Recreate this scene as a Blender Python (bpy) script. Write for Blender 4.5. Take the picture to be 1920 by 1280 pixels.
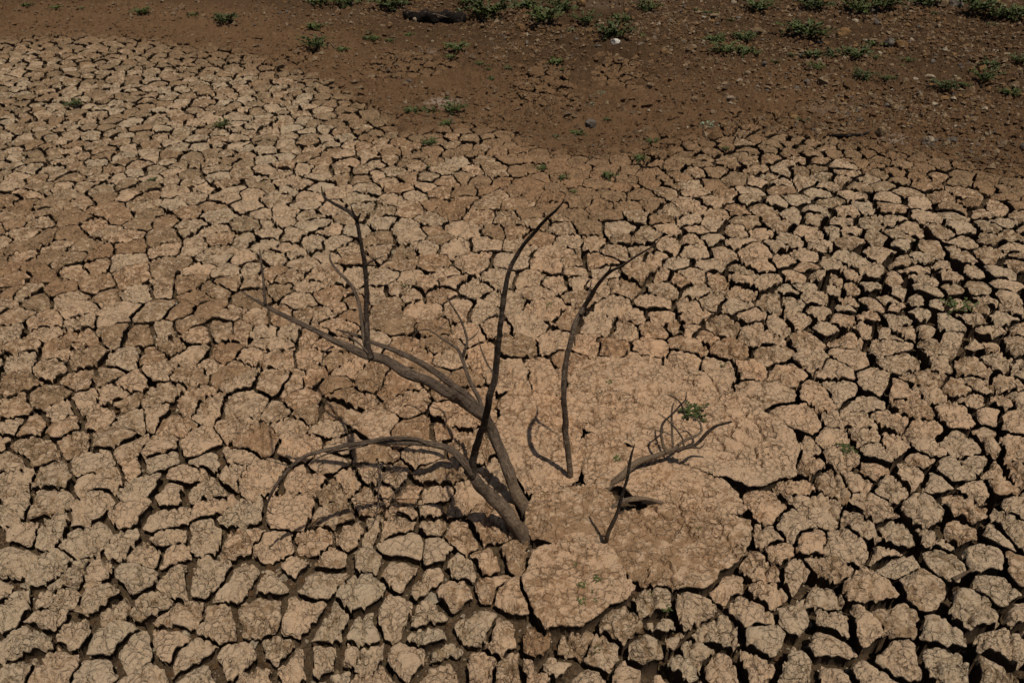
import bpy, math, random
import numpy as np
from mathutils import Vector, kdtree
from mathutils.geometry import delaunay_2d_cdt

for o in list(bpy.data.objects):
    bpy.data.objects.remove(o)
random.seed(7); rng = np.random.default_rng(11)
SC = bpy.context.scene
COL = SC.collection

# ------------------------------------------------------------------ camera, sky, sun, exposure
CAM_H = 3.0; PITCH = math.radians(34.9); FPX = 1493.0
cam_data = bpy.data.cameras.new('camera'); cam = bpy.data.objects.new('camera', cam_data); COL.objects.link(cam)
cam.location = (0, 0, CAM_H); cam.rotation_euler = (math.pi/2-PITCH, 0, 0)
cam_data.sensor_width = 36; cam_data.lens = FPX/1920*36; cam_data.clip_end = 2000; cam_data.clip_start = 0.05
SC.camera = cam

SUN = Vector((0.207, -0.290, 0.934)).normalized()          # towards the sun
w = bpy.data.worlds.new('World'); SC.world = w; w.use_nodes = True
nt = w.node_tree; bg = nt.nodes['Background']
sky = nt.nodes.new('ShaderNodeTexSky'); sky.sky_type = 'NISHITA'; sky.sun_disc = False
sky.sun_elevation = math.asin(SUN.z); sky.sun_rotation = math.atan2(SUN.x, SUN.y)
sky.air_density = 1.0; sky.dust_density = 2.5
nt.links.new(sky.outputs[0], bg.inputs[0]); bg.inputs[1].default_value = 0.05
sd = bpy.data.lights.new('sun', 'SUN'); sun = bpy.data.objects.new('sun', sd); COL.objects.link(sun)
sd.energy = 4.6; sd.angle = math.radians(0.6); sd.color = (1.0, 0.91, 0.78)
sun.rotation_euler = (-SUN).to_track_quat('-Z', 'Y').to_euler(); sun.location = SUN*20
SC.view_settings.view_transform = 'Standard'; SC.view_settings.look = 'None'
SC.view_settings.exposure = -0.28; SC.view_settings.gamma = 1; SC.view_settings.use_curve_mapping = False
SC.render.engine = 'CYCLES'

# ------------------------------------------------------------------ numpy noise
U1, U2, U3, U4 = np.uint32(374761393), np.uint32(668265263), np.uint32(1274126177), np.uint32(2246822519)
S13, S15, S16 = np.uint32(13), np.uint32(15), np.uint32(16)
np.seterr(over='ignore')
def hsh(ix, iy, s):
    h = ix.astype(np.int32).astype(np.uint32)*U1+iy.astype(np.int32).astype(np.uint32)*U2+np.uint32((s*982451653) & 0xffffffff)
    h = (h ^ (h >> S13))*U3
    h = (h ^ (h >> S16))*U4
    h = h ^ (h >> S15)
    return (h & np.uint32(0xffffff))*(1/float(0xffffff))
def vn(x, y, s=0):                                          # value noise, -1..1
    x = np.atleast_1d(np.asarray(x, float)); y = np.atleast_1d(np.asarray(y, float))
    ix = np.floor(x); iy = np.floor(y); fx = x-ix; fy = y-iy
    fx = fx*fx*fx*(fx*(fx*6-15)+10); fy = fy*fy*fy*(fy*(fy*6-15)+10)
    a = hsh(ix, iy, s); b = hsh(ix+1, iy, s); c = hsh(ix, iy+1, s); d = hsh(ix+1, iy+1, s)
    return ((a*(1-fx)+b*fx)*(1-fy)+(c*(1-fx)+d*fx)*fy)*2-1
def fbm(x, y, s=0, o=3):
    r = 0; a = 1; t = 0
    for k in range(o):
        r = r+a*vn(x*2**k+k*17.3, y*2**k-k*9.1, s+k); t += a; a *= .5
    return r/t
def worley(x, y, s=0):                                      # edge distance, two randoms and offset from cell centre
    ix = np.floor(x); iy = np.floor(y)
    f1 = np.full(x.shape, 9.); cx = np.zeros_like(x); cy = np.zeros_like(x); ci = np.zeros_like(x); cj = np.zeros_like(x)
    P = []
    for dx in (-1, 0, 1):
        for dy in (-1, 0, 1):
            px_ = ix+dx+.1+.8*hsh(ix+dx, iy+dy, s); py_ = iy+dy+.1+.8*hsh(ix+dx, iy+dy, s+5)
            d = (px_-x)**2+(py_-y)**2; m = d < f1
            f1 = np.where(m, d, f1); cx = np.where(m, px_, cx); cy = np.where(m, py_, cy)
            ci = np.where(m, ix+dx, ci); cj = np.where(m, iy+dy, cj); P.append((px_, py_))
    e = np.full(x.shape, 9.)
    for px_, py_ in P:
        vx = px_-cx; vy = py_-cy; L = np.sqrt(vx*vx+vy*vy)
        ok = L > 1e-6; L = np.where(ok, L, 1)
        dd = ((px_+cx)/2-x)*vx/L+((py_+cy)/2-y)*vy/L
        e = np.where(ok, np.minimum(e, dd), e)
    return e, hsh(ci, cj, s+11), hsh(ci, cj, s+23), hsh(ci, cj, s+37), x-cx, y-cy
def sstep(a, b, x):
    t = np.clip((x-a)/(b-a), 0, 1); return t*t*(3-2*t)

# ------------------------------------------------------------------ photograph pixel (1920 wide) to a place on the land
CP, SP = math.cos(PITCH), math.sin(PITCH)
def at(u, v, z=0.0):
    x = (u-960)/FPX; y = (v-640)/FPX
    d = Vector((x, CP-y*SP, -SP-y*CP))
    return Vector((0, 0, CAM_H))+d*((z-CAM_H)/d.z)
def proj(x, y, z=0.0):
    q = np.asarray(z)-CAM_H; dep = y*CP-q*SP
    return 960+FPX*x/dep, 640-FPX*(y*SP+q*CP)/dep, dep
EDGE = [(-500,95),(-200,75),(0,62),(200,58),(330,82),(470,100),(560,130),(620,150),(700,195),(770,225),(860,222),(950,232),(1000,262),
        (1100,280),(1200,282),(1290,254),(1400,240),(1560,252),(1680,272),(1780,292),(1850,312),(1920,322),(2150,350),(2500,380)]
EW = np.array([at(u, v)[:2] for u, v in EDGE]); EW = EW[np.argsort(EW[:, 0])]
def rim(x, y):                                              # signed distance inland from the rim of the cracked mud
    return (y-np.interp(x, EW[:, 0], EW[:, 1])+.22*vn(np.asarray(x)*1.1, np.asarray(y)*1.1, 91)+.14*vn(np.asarray(x)*3.1, np.asarray(y)*3.1, 92))*.86
PATCH = [(760,128,.62,.62),(1018,165,.42,1.0),(1163,142,.34,.75),(1425,232,.40,.45),(1250,270,.35,.35),(905,222,.3,.3),(560,105,.3,.4)]   # patches of shore soil that cracked too
PW = [(*at(u, v)[:2], a, b) for u, v, a, b in PATCH]
def shore(x, y):                                            # the same, with the cracked patches on the shore counted as mud
    r = rim(x, y); x = np.atleast_1d(x); y = np.atleast_1d(y); nz = .10*vn(x*4, y*4, 93)
    for px_, py_, a, b in PW:
        r = np.minimum(r, (np.hypot((x-px_)/a, (y-py_)/b)-1)*min(a, b)+nz)
    return r
EWX, EWY = EW[:, 0].tolist(), EW[:, 1].tolist()
from bisect import bisect
def shore_q(x, y):                                          # the same rim without its small raggedness, for single points
    i = min(max(bisect(EWX, x), 1), len(EWX)-1); t = (x-EWX[i-1])/(EWX[i]-EWX[i-1])
    return (y-EWY[i-1]-(EWY[i]-EWY[i-1])*t)*.86
def bank(s):
    s = np.maximum(s, 0); return .05*s*s/(s+.8)
def land(u, v):
    p = at(u, v)
    for k in range(4):
        sq = max(0., shore_q(p.x, p.y)); p = at(u, v, .05*sq*sq/(sq+.8))
    return p

# fields that change slowly over the mud: crack width, crack depth, tint (grey to pink), brown dusting, raised at upper left to paint in vignette darkening
CTRL = [(100,1150,0.031,0.104,.05,.12),(300,950,0.030,0.098,.3,0.22),(100,650,0.026,0.087,.45,0.45),(100,430,0.021,0.081,.5,0.80),(300,300,0.033,0.087,0.15,0.56),
 (150,150,0.040,0.092,.1,.7),(250,90,0.042,0.092,.1,.7),(600,200,0.036,0.092,.15,.5),(600,400,0.033,0.098,0.25,0.31),(600,700,0.024,0.098,.55,0.45),(750,1150,0.036,.09,.05,.12),
 (1000,500,0.032,.10,.6,.25),(850,300,0.036,.08,.35,.4),(1045,335,0.007,0.104,.6,1.1),(1000,310,0.008,.1,.6,1.),(1090,320,0.008,.1,.6,1.),(1300,450,0.042,.16,0.43,0.26),(1250,300,0.033,.12,.4,.6),(1450,290,0.048,.15,.3,.5),(1600,370,0.048,.2,0.20,0.31),
 (1750,310,0.030,.12,.4,.7),(1600,550,0.051,.22,0.35,0.21),(1850,500,0.055,.22,0.15,0.31),(1600,800,0.029,.2,0.45,0.21),(1500,1000,0.031,.16,.45,.15),(1800,1000,0.040,.2,.25,.3),
 (1500,1200,0.036,.14,.1,.15),(1800,1200,0.040,.2,.1,.4),(1250,1200,0.039,.13,.1,.2),(1200,750,0.025,.12,.95,.4),(950,900,0.022,.1,.7,.25),(1150,760,.02,.1,1.1,.58),(1330,790,.02,.1,1.0,.4),(1280,1010,.02,.1,.85,.48),(640,690,0.020,.09,.75,.7),(400,550,0.024,0.087,.5,0.62),(1080,1100,0.034,.1,.8,.82)]
CW = np.array([list(at(c[0], c[1])[:2])+list(c[2:]) for c in CTRL])
def field(x, y, k):
    x = np.atleast_1d(np.asarray(x, float)); y = np.atleast_1d(np.asarray(y, float))
    n = np.zeros_like(x); d = np.zeros_like(x)
    for c in CW:
        wgt = 1/(((x-c[0])**2+(y-c[1])**2)/(1+.08*c[1]**2)+.03)**1.6
        n += wgt*c[2+k]; d += wgt
    return n/d
def dep_of(x, y):
    return np.sqrt(np.asarray(x)**2*.3+np.asarray(y)**2+CAM_H**2)

# ------------------------------------------------------------------ materials
def new_mat(name, rough=.95):
    m = bpy.data.materials.new(name); m.use_nodes = True
    b = m.node_tree.nodes['Principled BSDF']; b.inputs['Roughness'].default_value = rough
    b.inputs['Specular IOR Level'].default_value = .15
    return m, m.node_tree, b
class NB:
    def __init__(s, t): s.t = t
    def n(s, typ, **kw):
        nd = s.t.nodes.new(typ)
        for k, v in kw.items():
            if isinstance(k, str) and hasattr(nd, k): setattr(nd, k, v)
        return nd
    def l(s, a, b): s.t.links.new(a, b)
    def noise(s, vec, scale, detail=3, rough=.55):
        nd = s.n('ShaderNodeTexNoise'); nd.inputs['Scale'].default_value = scale; nd.inputs['Detail'].default_value = detail
        nd.inputs['Roughness'].default_value = rough; s.l(vec, nd.inputs['Vector']); return nd.outputs['Fac']
    def vor(s, vec, scale, feat='DISTANCE_TO_EDGE', out='Distance'):
        nd = s.n('ShaderNodeTexVoronoi'); nd.feature = feat; nd.inputs['Scale'].default_value = scale; s.l(vec, nd.inputs['Vector']); return nd.outputs[out]
    def ramp(s, f, stops, interp='LINEAR'):
        nd = s.n('ShaderNodeValToRGB'); e = nd.color_ramp.elements; nd.color_ramp.interpolation = interp
        while len(e) < len(stops): e.new(.5)
        for q, (p, c) in zip(e, stops): q.position = p; q.color = (c, c, c, 1) if not isinstance(c, tuple) else (*c, 1)
        s.l(f, nd.inputs[0]); return nd.outputs[0]
    def math(s, op, a, b=None):
        nd = s.n('ShaderNodeMath', operation=op)
        for i, v in enumerate((a, b)):
            if v is None: continue
            if isinstance(v, (int, float)): nd.inputs[i].default_value = v
            else: s.l(v, nd.inputs[i])
        return nd.outputs[0]
    def mix(s, f, a, b, mode='MIX'):
        nd = s.n('ShaderNodeMix', data_type='RGBA', blend_type=mode)
        for i, v in ((0, f), (6, a), (7, b)):
            if isinstance(v, (int, float)): nd.inputs[i].default_value = v
            elif isinstance(v, tuple): nd.inputs[i].default_value = (*v, 1)
            else: s.l(v, nd.inputs[i])
        return nd.outputs[2]
    def bump(s, h, dist, strength=1.0, normal=None):
        nd = s.n('ShaderNodeBump'); nd.inputs['Distance'].default_value = dist; nd.inputs['Strength'].default_value = strength
        s.l(h, nd.inputs['Height'])
        if normal is not None: s.l(normal, nd.inputs['Normal'])
        return nd.outputs[0]
    def attr(s, name):
        nd = s.n('ShaderNodeAttribute', attribute_name=name); return nd.outputs['Fac']
    def pos(s):
        return s.n('ShaderNodeNewGeometry').outputs['Position']

def mud_material():
    m, t, b = new_mat('dry_mud_crust'); N = NB(t); P = N.pos()
    tint = N.attr('tint'); dust_vignette = N.attr('dust_vignette')
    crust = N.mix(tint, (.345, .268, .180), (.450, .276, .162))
    v1 = N.noise(P, 7, 4); v2 = N.noise(P, 55, 4, .7); v3 = N.noise(P, 260, 2, .6)
    crust = N.mix(N.ramp(v1, [(.35, 0.), (.65, 1.)]), crust, N.mix(.5, crust, (.29, .205, .13)))
    crust = N.mix(N.ramp(v2, [(.35, 0.), (.72, .6)]), crust, N.mix(.5, crust, (.48, .37, .26)))
    patch = N.noise(P, 20, 6, .66)                            # brown skin left where the pale crust flaked off
    d = N.math('ADD', patch, N.math('MULTIPLY', N.math('SUBTRACT', dust_vignette, .5), .40))
    d = N.ramp(d, [(.48, 0.), (.58, 1.)])
    brown = N.mix(tint, (.165, .108, .057), (.215, .113, .054))
    brown = N.mix(N.ramp(v2, [(.4, 0.), (.7, .5)]), brown, (.22, .15, .088))
    c = N.mix(N.math('MULTIPLY', d, .80), crust, brown)
    c = N.mix(N.ramp(v3, [(.28, .3), (.40, 0.)]), c, (.15, .098, .058))
    c = N.mix(N.ramp(N.math('SUBTRACT', N.math('ADD', dust_vignette, N.math('MULTIPLY', N.math('SUBTRACT', patch, .5), 1.2)), .95), [(.0, 0.), (.5, 1.)]), c, N.mix(v2, (.105, .060, .030), (.170, .102, .052)))
    N.l(c, b.inputs['Base Color'])
    wp = N.n('ShaderNodeMix', data_type='VECTOR'); wp.inputs[0].default_value = .02
    nz = N.n('ShaderNodeTexNoise'); nz.inputs['Scale'].default_value = 18; N.l(P, nz.inputs['Vector'])
    N.l(P, wp.inputs[4]); N.l(nz.outputs['Color'], wp.inputs[5])
    e = N.vor(wp.outputs[1], 27); e = N.ramp(e, [(0., 0.), (.15, 1.)])
    e = N.mix(N.ramp(N.noise(P, 8, 4, .6), [(.38, 1.), (.60, .15)]), e, (1., 1., 1.))
    e2 = N.vor(wp.outputs[1], 64); e2 = N.ramp(e2, [(0., 0.), (.20, 1.)])
    n1 = N.bump(e, .017, .9)
    n2 = N.bump(e2, .003, .5, n1)
    n3 = N.bump(N.noise(P, 50, 5, .66), .011, 1.0, n2)
    n4 = N.bump(N.noise(P, 300, 2, .6), .002, .4, n3)
    N.l(n4, b.inputs['Normal'])
    return m
def soil_material(name, c1, c2, c3, grain=1.0, attr=None):
    m, t, b = new_mat(name); N = NB(t); P = N.pos()
    c = N.mix(N.ramp(N.noise(P, 3.2, 5, .6), [(.35, 0.), (.65, 1.)]), c1, c2)
    c = N.mix(N.ramp(N.noise(P, 45, 4, .7), [(.52, 0.), (.70, .8)]), c, c3)
    c = N.mix(N.ramp(N.noise(P, 170, 2, .6), [(.3, .6), (.5, 0.)]), c, N.mix(.6, c, (.03, .018, .01)))
    if attr:
        c = N.mix(N.math('MULTIPLY', N.attr('bed'), .75), c, N.mix(N.ramp(N.noise(P, 60, 4, .7), [(.38, 0.), (.62, 1.)]), (.052, .037, .021), (.130, .096, .058)))
        c = N.mix(N.math('MULTIPLY', N.attr('inland'), .66), c, (.034, .020, .009))
        c = N.mix(N.attr(attr), c, N.mix(N.ramp(N.noise(P, 120, 3, .7), [(.4, 0.), (.6, 1.)]), (.34, .27, .22), (.20, .14, .09)))
    N.l(c, b.inputs['Base Color'])
    n1 = N.bump(N.noise(P, 28, 6, .72), .02*grain, 1.0)
    n2 = N.bump(N.noise(P, 130, 5, .75), .008*grain, 1.0, n1)
    N.l(n2, b.inputs['Normal'])
    return m
def wood_material(name, c1, c2, c3, silted=True):
    m, t, b = new_mat(name, .85); N = NB(t)
    uv = N.n('ShaderNodeUVMap').outputs[0]
    mp = N.n('ShaderNodeMapping'); mp.inputs['Scale'].default_value = (22, 7, 1); N.l(uv, mp.inputs[0])
    g = N.noise(mp.outputs[0], 2.2, 6, .7)
    P = N.pos(); big = N.noise(P, 6, 4, .6)
    c = N.mix(N.ramp(g, [(.40, 0.), (.58, 1.)]), c1, c2)
    sx = N.n('ShaderNodeSeparateXYZ'); N.l(P, sx.inputs[0])   # silt left on the foot of the wood by the old waterline
    silt = N.math('ADD', sx.outputs[2], N.math('MULTIPLY', N.math('SUBTRACT', N.noise(P, 14, 4, .6), .5), .35))
    if silted: c = N.mix(N.ramp(silt, [(.05, .75), (.30, 0.)]), c, (.27, .19, .12))
    c = N.mix(N.ramp(big, [(.48, 0.), (.66, .75)]), c, c3)
    c = N.mix(N.ramp(N.noise(P, 24, 5, .65), [(.54, 0.), (.64, .6)]), c, N.mix(.5, c2, (.30, .225, .16)))
    N.l(c, b.inputs['Base Color'])
    n1 = N.bump(g, .03, 1.0); n2 = N.bump(N.noise(P, 90, 5, .75), .006, 1.0, n1)
    n3 = N.bump(N.noise(P, 30, 4, .6), .03, .8, n2)
    N.l(n3, b.inputs['Normal'])
    return m
def leaf_material(name, c1, c2):
    m, t, b = new_mat(name, .6); N = NB(t)
    oi = N.n('ShaderNodeObjectInfo').outputs['Random']
    c = N.mix(N.noise(N.pos(), 60, 2), c1, c2)
    h = N.n('ShaderNodeHueSaturation'); N.l(c, h.inputs['Color']); N.l(N.math('ADD', N.math('MULTIPLY', oi, .5), .75), h.inputs['Value'])
    N.l(h.outputs[0], b.inputs['Base Color']); b.inputs['Specular IOR Level'].default_value = .3
    return m
def stone_material(name, c1, c2, c3):
    m, t, b = new_mat(name); N = NB(t); P = N.pos()
    c = N.mix(N.ramp(N.noise(P, 9, 3), [(.35, 0.), (.62, 1.)]), c1, c2)
    c = N.mix(N.ramp(N.vor(P, 16, 'F1', 'Color'), [(.55, 0.), (.6, .8)]), c, c3)
    c = N.mix(N.ramp(N.noise(P, 90, 3), [(.4, .4), (.6, 0.)]), c, (.06, .04, .025))
    N.l(c, b.inputs['Base Color']); N.l(N.bump(N.noise(P, 60, 5, .7), .008), b.inputs['Normal'])
    return m
M_MUD = mud_material()
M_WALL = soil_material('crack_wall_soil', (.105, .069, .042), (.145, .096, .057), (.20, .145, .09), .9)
M_SOIL = soil_material('brown_soil', (.132, .074, .036), (.168, .094, .046), (.20, .130, .074), 1.5, 'pale')
M_WOOD = wood_material('weathered_wood', (.040, .029, .021), (.250, .184, .134), (.095, .067, .049))
M_DWOOD = wood_material('dark_wood', (.026, .019, .015), (.100, .073, .056), (.040, .029, .023))
M_TWIG = wood_material('dry_twig', (.13, .095, .065), (.25, .19, .14), (.18, .13, .09), False)
M_CHAR = wood_material('charred_wood', (.008, .006, .005), (.020, .014, .011), (.014, .010, .008), False)
M_LEAF = leaf_material('leaf_green', (.030, .046, .009), (.066, .084, .018))
M_LEAFG = leaf_material('leaf_grey_green', (.13, .17, .11), (.20, .23, .16))
M_STEM = leaf_material('weed_stem', (.10, .10, .04), (.14, .11, .05))
M_STONE = stone_material('brown_stone', (.11, .072, .040), (.17, .115, .065), (.22, .16, .10))
M_OCHRE = stone_material('ochre_stone', (.17, .092, .036), (.21, .125, .052), (.14, .08, .036))
M_PALE = stone_material('pale_stone', (.27, .22, .16), (.34, .28, .20), (.21, .16, .11))
M_GREY = stone_material('grey_stone', (.095, .080, .066), (.14, .12, .10), (.065, .055, .046))
M_WHITE = stone_material('white_stone', (.62, .58, .52), (.70, .67, .62), (.5, .45, .4))

# ------------------------------------------------------------------ mesh helpers
def mesh_np(name, V, F, mats, midx=None, attrs=None, smooth=True):
    me = bpy.data.meshes.new(name); V = np.asarray(V, np.float32); F = np.asarray(F, np.int32)
    k = F.shape[1]
    me.vertices.add(len(V)); me.vertices.foreach_set('co', V.ravel())
    me.loops.add(F.size); me.loops.foreach_set('vertex_index', F.ravel())
    me.polygons.add(len(F)); me.polygons.foreach_set('loop_start', np.arange(len(F), dtype=np.int32)*k)
    try: me.polygons.foreach_set('loop_total', np.full(len(F), k, np.int32))
    except Exception: pass
    for m in mats: me.materials.append(m)
    if midx is not None: me.polygons.foreach_set('material_index', np.asarray(midx, np.int32))
    me.polygons.foreach_set('use_smooth', np.zeros(len(F), dtype=bool) | smooth)
    for an, av in (attrs or {}).items():
        a = me.attributes.new(an, 'FLOAT', 'POINT'); a.data.foreach_set('value', np.asarray(av, np.float32))
    me.update(calc_edges=True)
    return me
def link(name, me, parent=None, loc=None):
    o = bpy.data.objects.new(name, me); COL.objects.link(o)
    if loc is not None: o.location = loc
    if parent is not None: o.parent = parent
    return o
def tag(o, label, cat, group=None):
    o['label'] = label; o['category'] = cat
    if group: o['group'] = group
    return o
TRIS = {}

# ------------------------------------------------------------------ ground sheet (crack floors, shore soil, bank, far land)
def make_ground():
    near_V, near_F, near_A = ground_sheet(.3, 6.3, 520, .0058, True, False)
    far_V, far_F, far_A = ground_sheet(6.3, 17.5, 800, .0027, False, True)
    A = {k: np.concatenate([near_A[k], far_A[k]]) for k in near_A}
    F = np.vstack([near_F, far_F+len(near_V)]); TRIS['ground'] = len(F)*2
    o = link('ground', mesh_np('ground', np.vstack([near_V, far_V]), F, [M_SOIL], attrs=A, smooth=np.arange(len(F)) < len(near_F))); o['kind'] = 'structure'; o['label'] = 'brown shore soil with cracked dry mud bed'
    return o
def ground_sheet(y0, y1, ncol, step, first, last):
    cols = np.linspace(-1, 1, ncol)
    ys = [y0]
    while ys[-1] < y1:
        ys.append(ys[-1]+math.hypot(ys[-1], CAM_H)*(step if ys[-1] < 12.5 else step*1.5))
    if not last: ys[-1] = y1
    ys = np.array(ys); half = .78*np.hypot(ys, CAM_H)+.6
    X = cols[None, :]*half[:, None]; Y = np.repeat(ys[:, None], len(cols), 1)
    X = X+0*Y; jit = .25*half[:, None]*2/ncol
    X[1:-1, 1:-1] += (rng.random(X[1:-1, 1:-1].shape)-.5)*jit[1:-1]
    x = X.ravel(); y = Y.ravel(); sm = shore(x, y); s = rim(x, y)
    inm = sstep(-.03, .16, -sm+.05*vn(x*9, y*9, 3))              # 1 in the cracked mud
    dpt = field(x, y, 1)*(1+.35*vn(x*3, y*3, 5))
    dpt = np.maximum(dpt, .09); zf = bank(s)-dpt+np.minimum(.045, .4*dpt)*fbm(x*8, y*8, 6)+np.minimum(.030, .3*dpt)*np.abs(fbm(x*24, y*24, 8))+.009*fbm(x*60, y*60, 9, 2)
    zb = bank(s)+.03*fbm(x*1.1, y*1.1, 12)*sstep(.0, 1.5, s)+.012*fbm(x*6, y*6, 13)+.006*fbm(x*22, y*22, 14)
    rough = sstep(-.1, .5, fbm(x*.8+4, y*.8, 15)+.35*sstep(.8, 2.5, s)+.2*sstep(0, 3, x))*sstep(.3, 1.2, s)
    zb += rough*(.07*np.abs(fbm(x*4, y*4, 16))+.05*np.abs(fbm(x*12, y*12, 17)))+.016*sstep(.2, .8, s)*fbm(x*14, y*14, 18)
    zb += .034*sstep(-.1, .3, s)*fbm(x*30, y*30, 20, 2)+.03*sstep(.0, .6, s)*fbm(x*9, y*9, 21)
    z = zb*(1-inm)+zf*inm
    pale = np.zeros(len(x))
    for u, v, ru, rv, k in [(832,192,40,11,1.),(1680,262,35,10,.8),(1560,205,60,14,.3),(800,95,22,6,.6),(1795,300,14,6,.7),(1130,8,60,8,.2)]:
        pu, pv, _ = proj(x, y, z); pale = np.maximum(pale, k*sstep(1.25, .45, np.hypot((pu-u)/ru, (pv-v)/rv)+.35*vn(x*14, y*14, 77)))
    ny, nx = X.shape
    # stretch the outermost rows and columns out to the horizon
    V = np.stack([x, y, z], 1).reshape(ny, nx, 3)
    far = []
    for k, (dx, dy, dz) in enumerate([(3, 3, .15), (12, 12, .6), (60, 60, 1.5), (400, 400, 4)]):
        far.append((dx, dy, dz))
    left = [np.stack([V[:, 0, 0]-dx, V[:, 0, 1], np.where(V[:, 0, 1] > 9, bank(rim(V[:, 0, 0], V[:, 0, 1])), -.06)], 1) for dx, _, _ in far][::-1]
    right = [np.stack([V[:, -1, 0]+dx, V[:, -1, 1], bank(rim(V[:, -1, 0], V[:, -1, 1]))-.03], 1) for dx, _, _ in far]
    W = np.concatenate([np.stack(left, 1), V, np.stack(right, 1)], 1)
    P = np.concatenate([np.zeros((ny, 4)), pale.reshape(ny, nx), np.zeros((ny, 4))], 1)
    z0 = np.zeros((4, W.shape[1]))
    if last:
        top = [W[-1]*[1, 1, 0]+np.stack([W[-1, :, 0]*dy*.06, np.full(W.shape[1], dy), W[-1, :, 2]+dz], 1) for _, dy, dz in far]
        W = np.concatenate([W, np.stack(top)], 0); P = np.concatenate([P, z0], 0)
    if first:
        bot = [W[0]*[1, 1, 1]-np.array([0, dy, 0]) for _, dy, dz in far][::-1]
        W = np.concatenate([np.stack(bot), W], 0); P = np.concatenate([z0, P], 0)
    ny, nx = W.shape[:2]; I = np.arange(ny*nx).reshape(ny, nx)
    F = np.stack([I[:-1, :-1], I[:-1, 1:], I[1:, 1:], I[1:, :-1]], -1).reshape(-1, 4); Q = W.reshape(-1, 3)
    return Q, F, {'bed': sstep(.0, .5, -rim(Q[:, 0], Q[:, 1])), 'pale': P.ravel(), 'inland': sstep(.6, 3.0, rim(Q[:, 0], Q[:, 1])+.8*fbm(Q[:, 0]*.9, Q[:, 1]*.9, 19))}
GROUND = make_ground()
from mathutils.bvhtree import BVHTree

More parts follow.
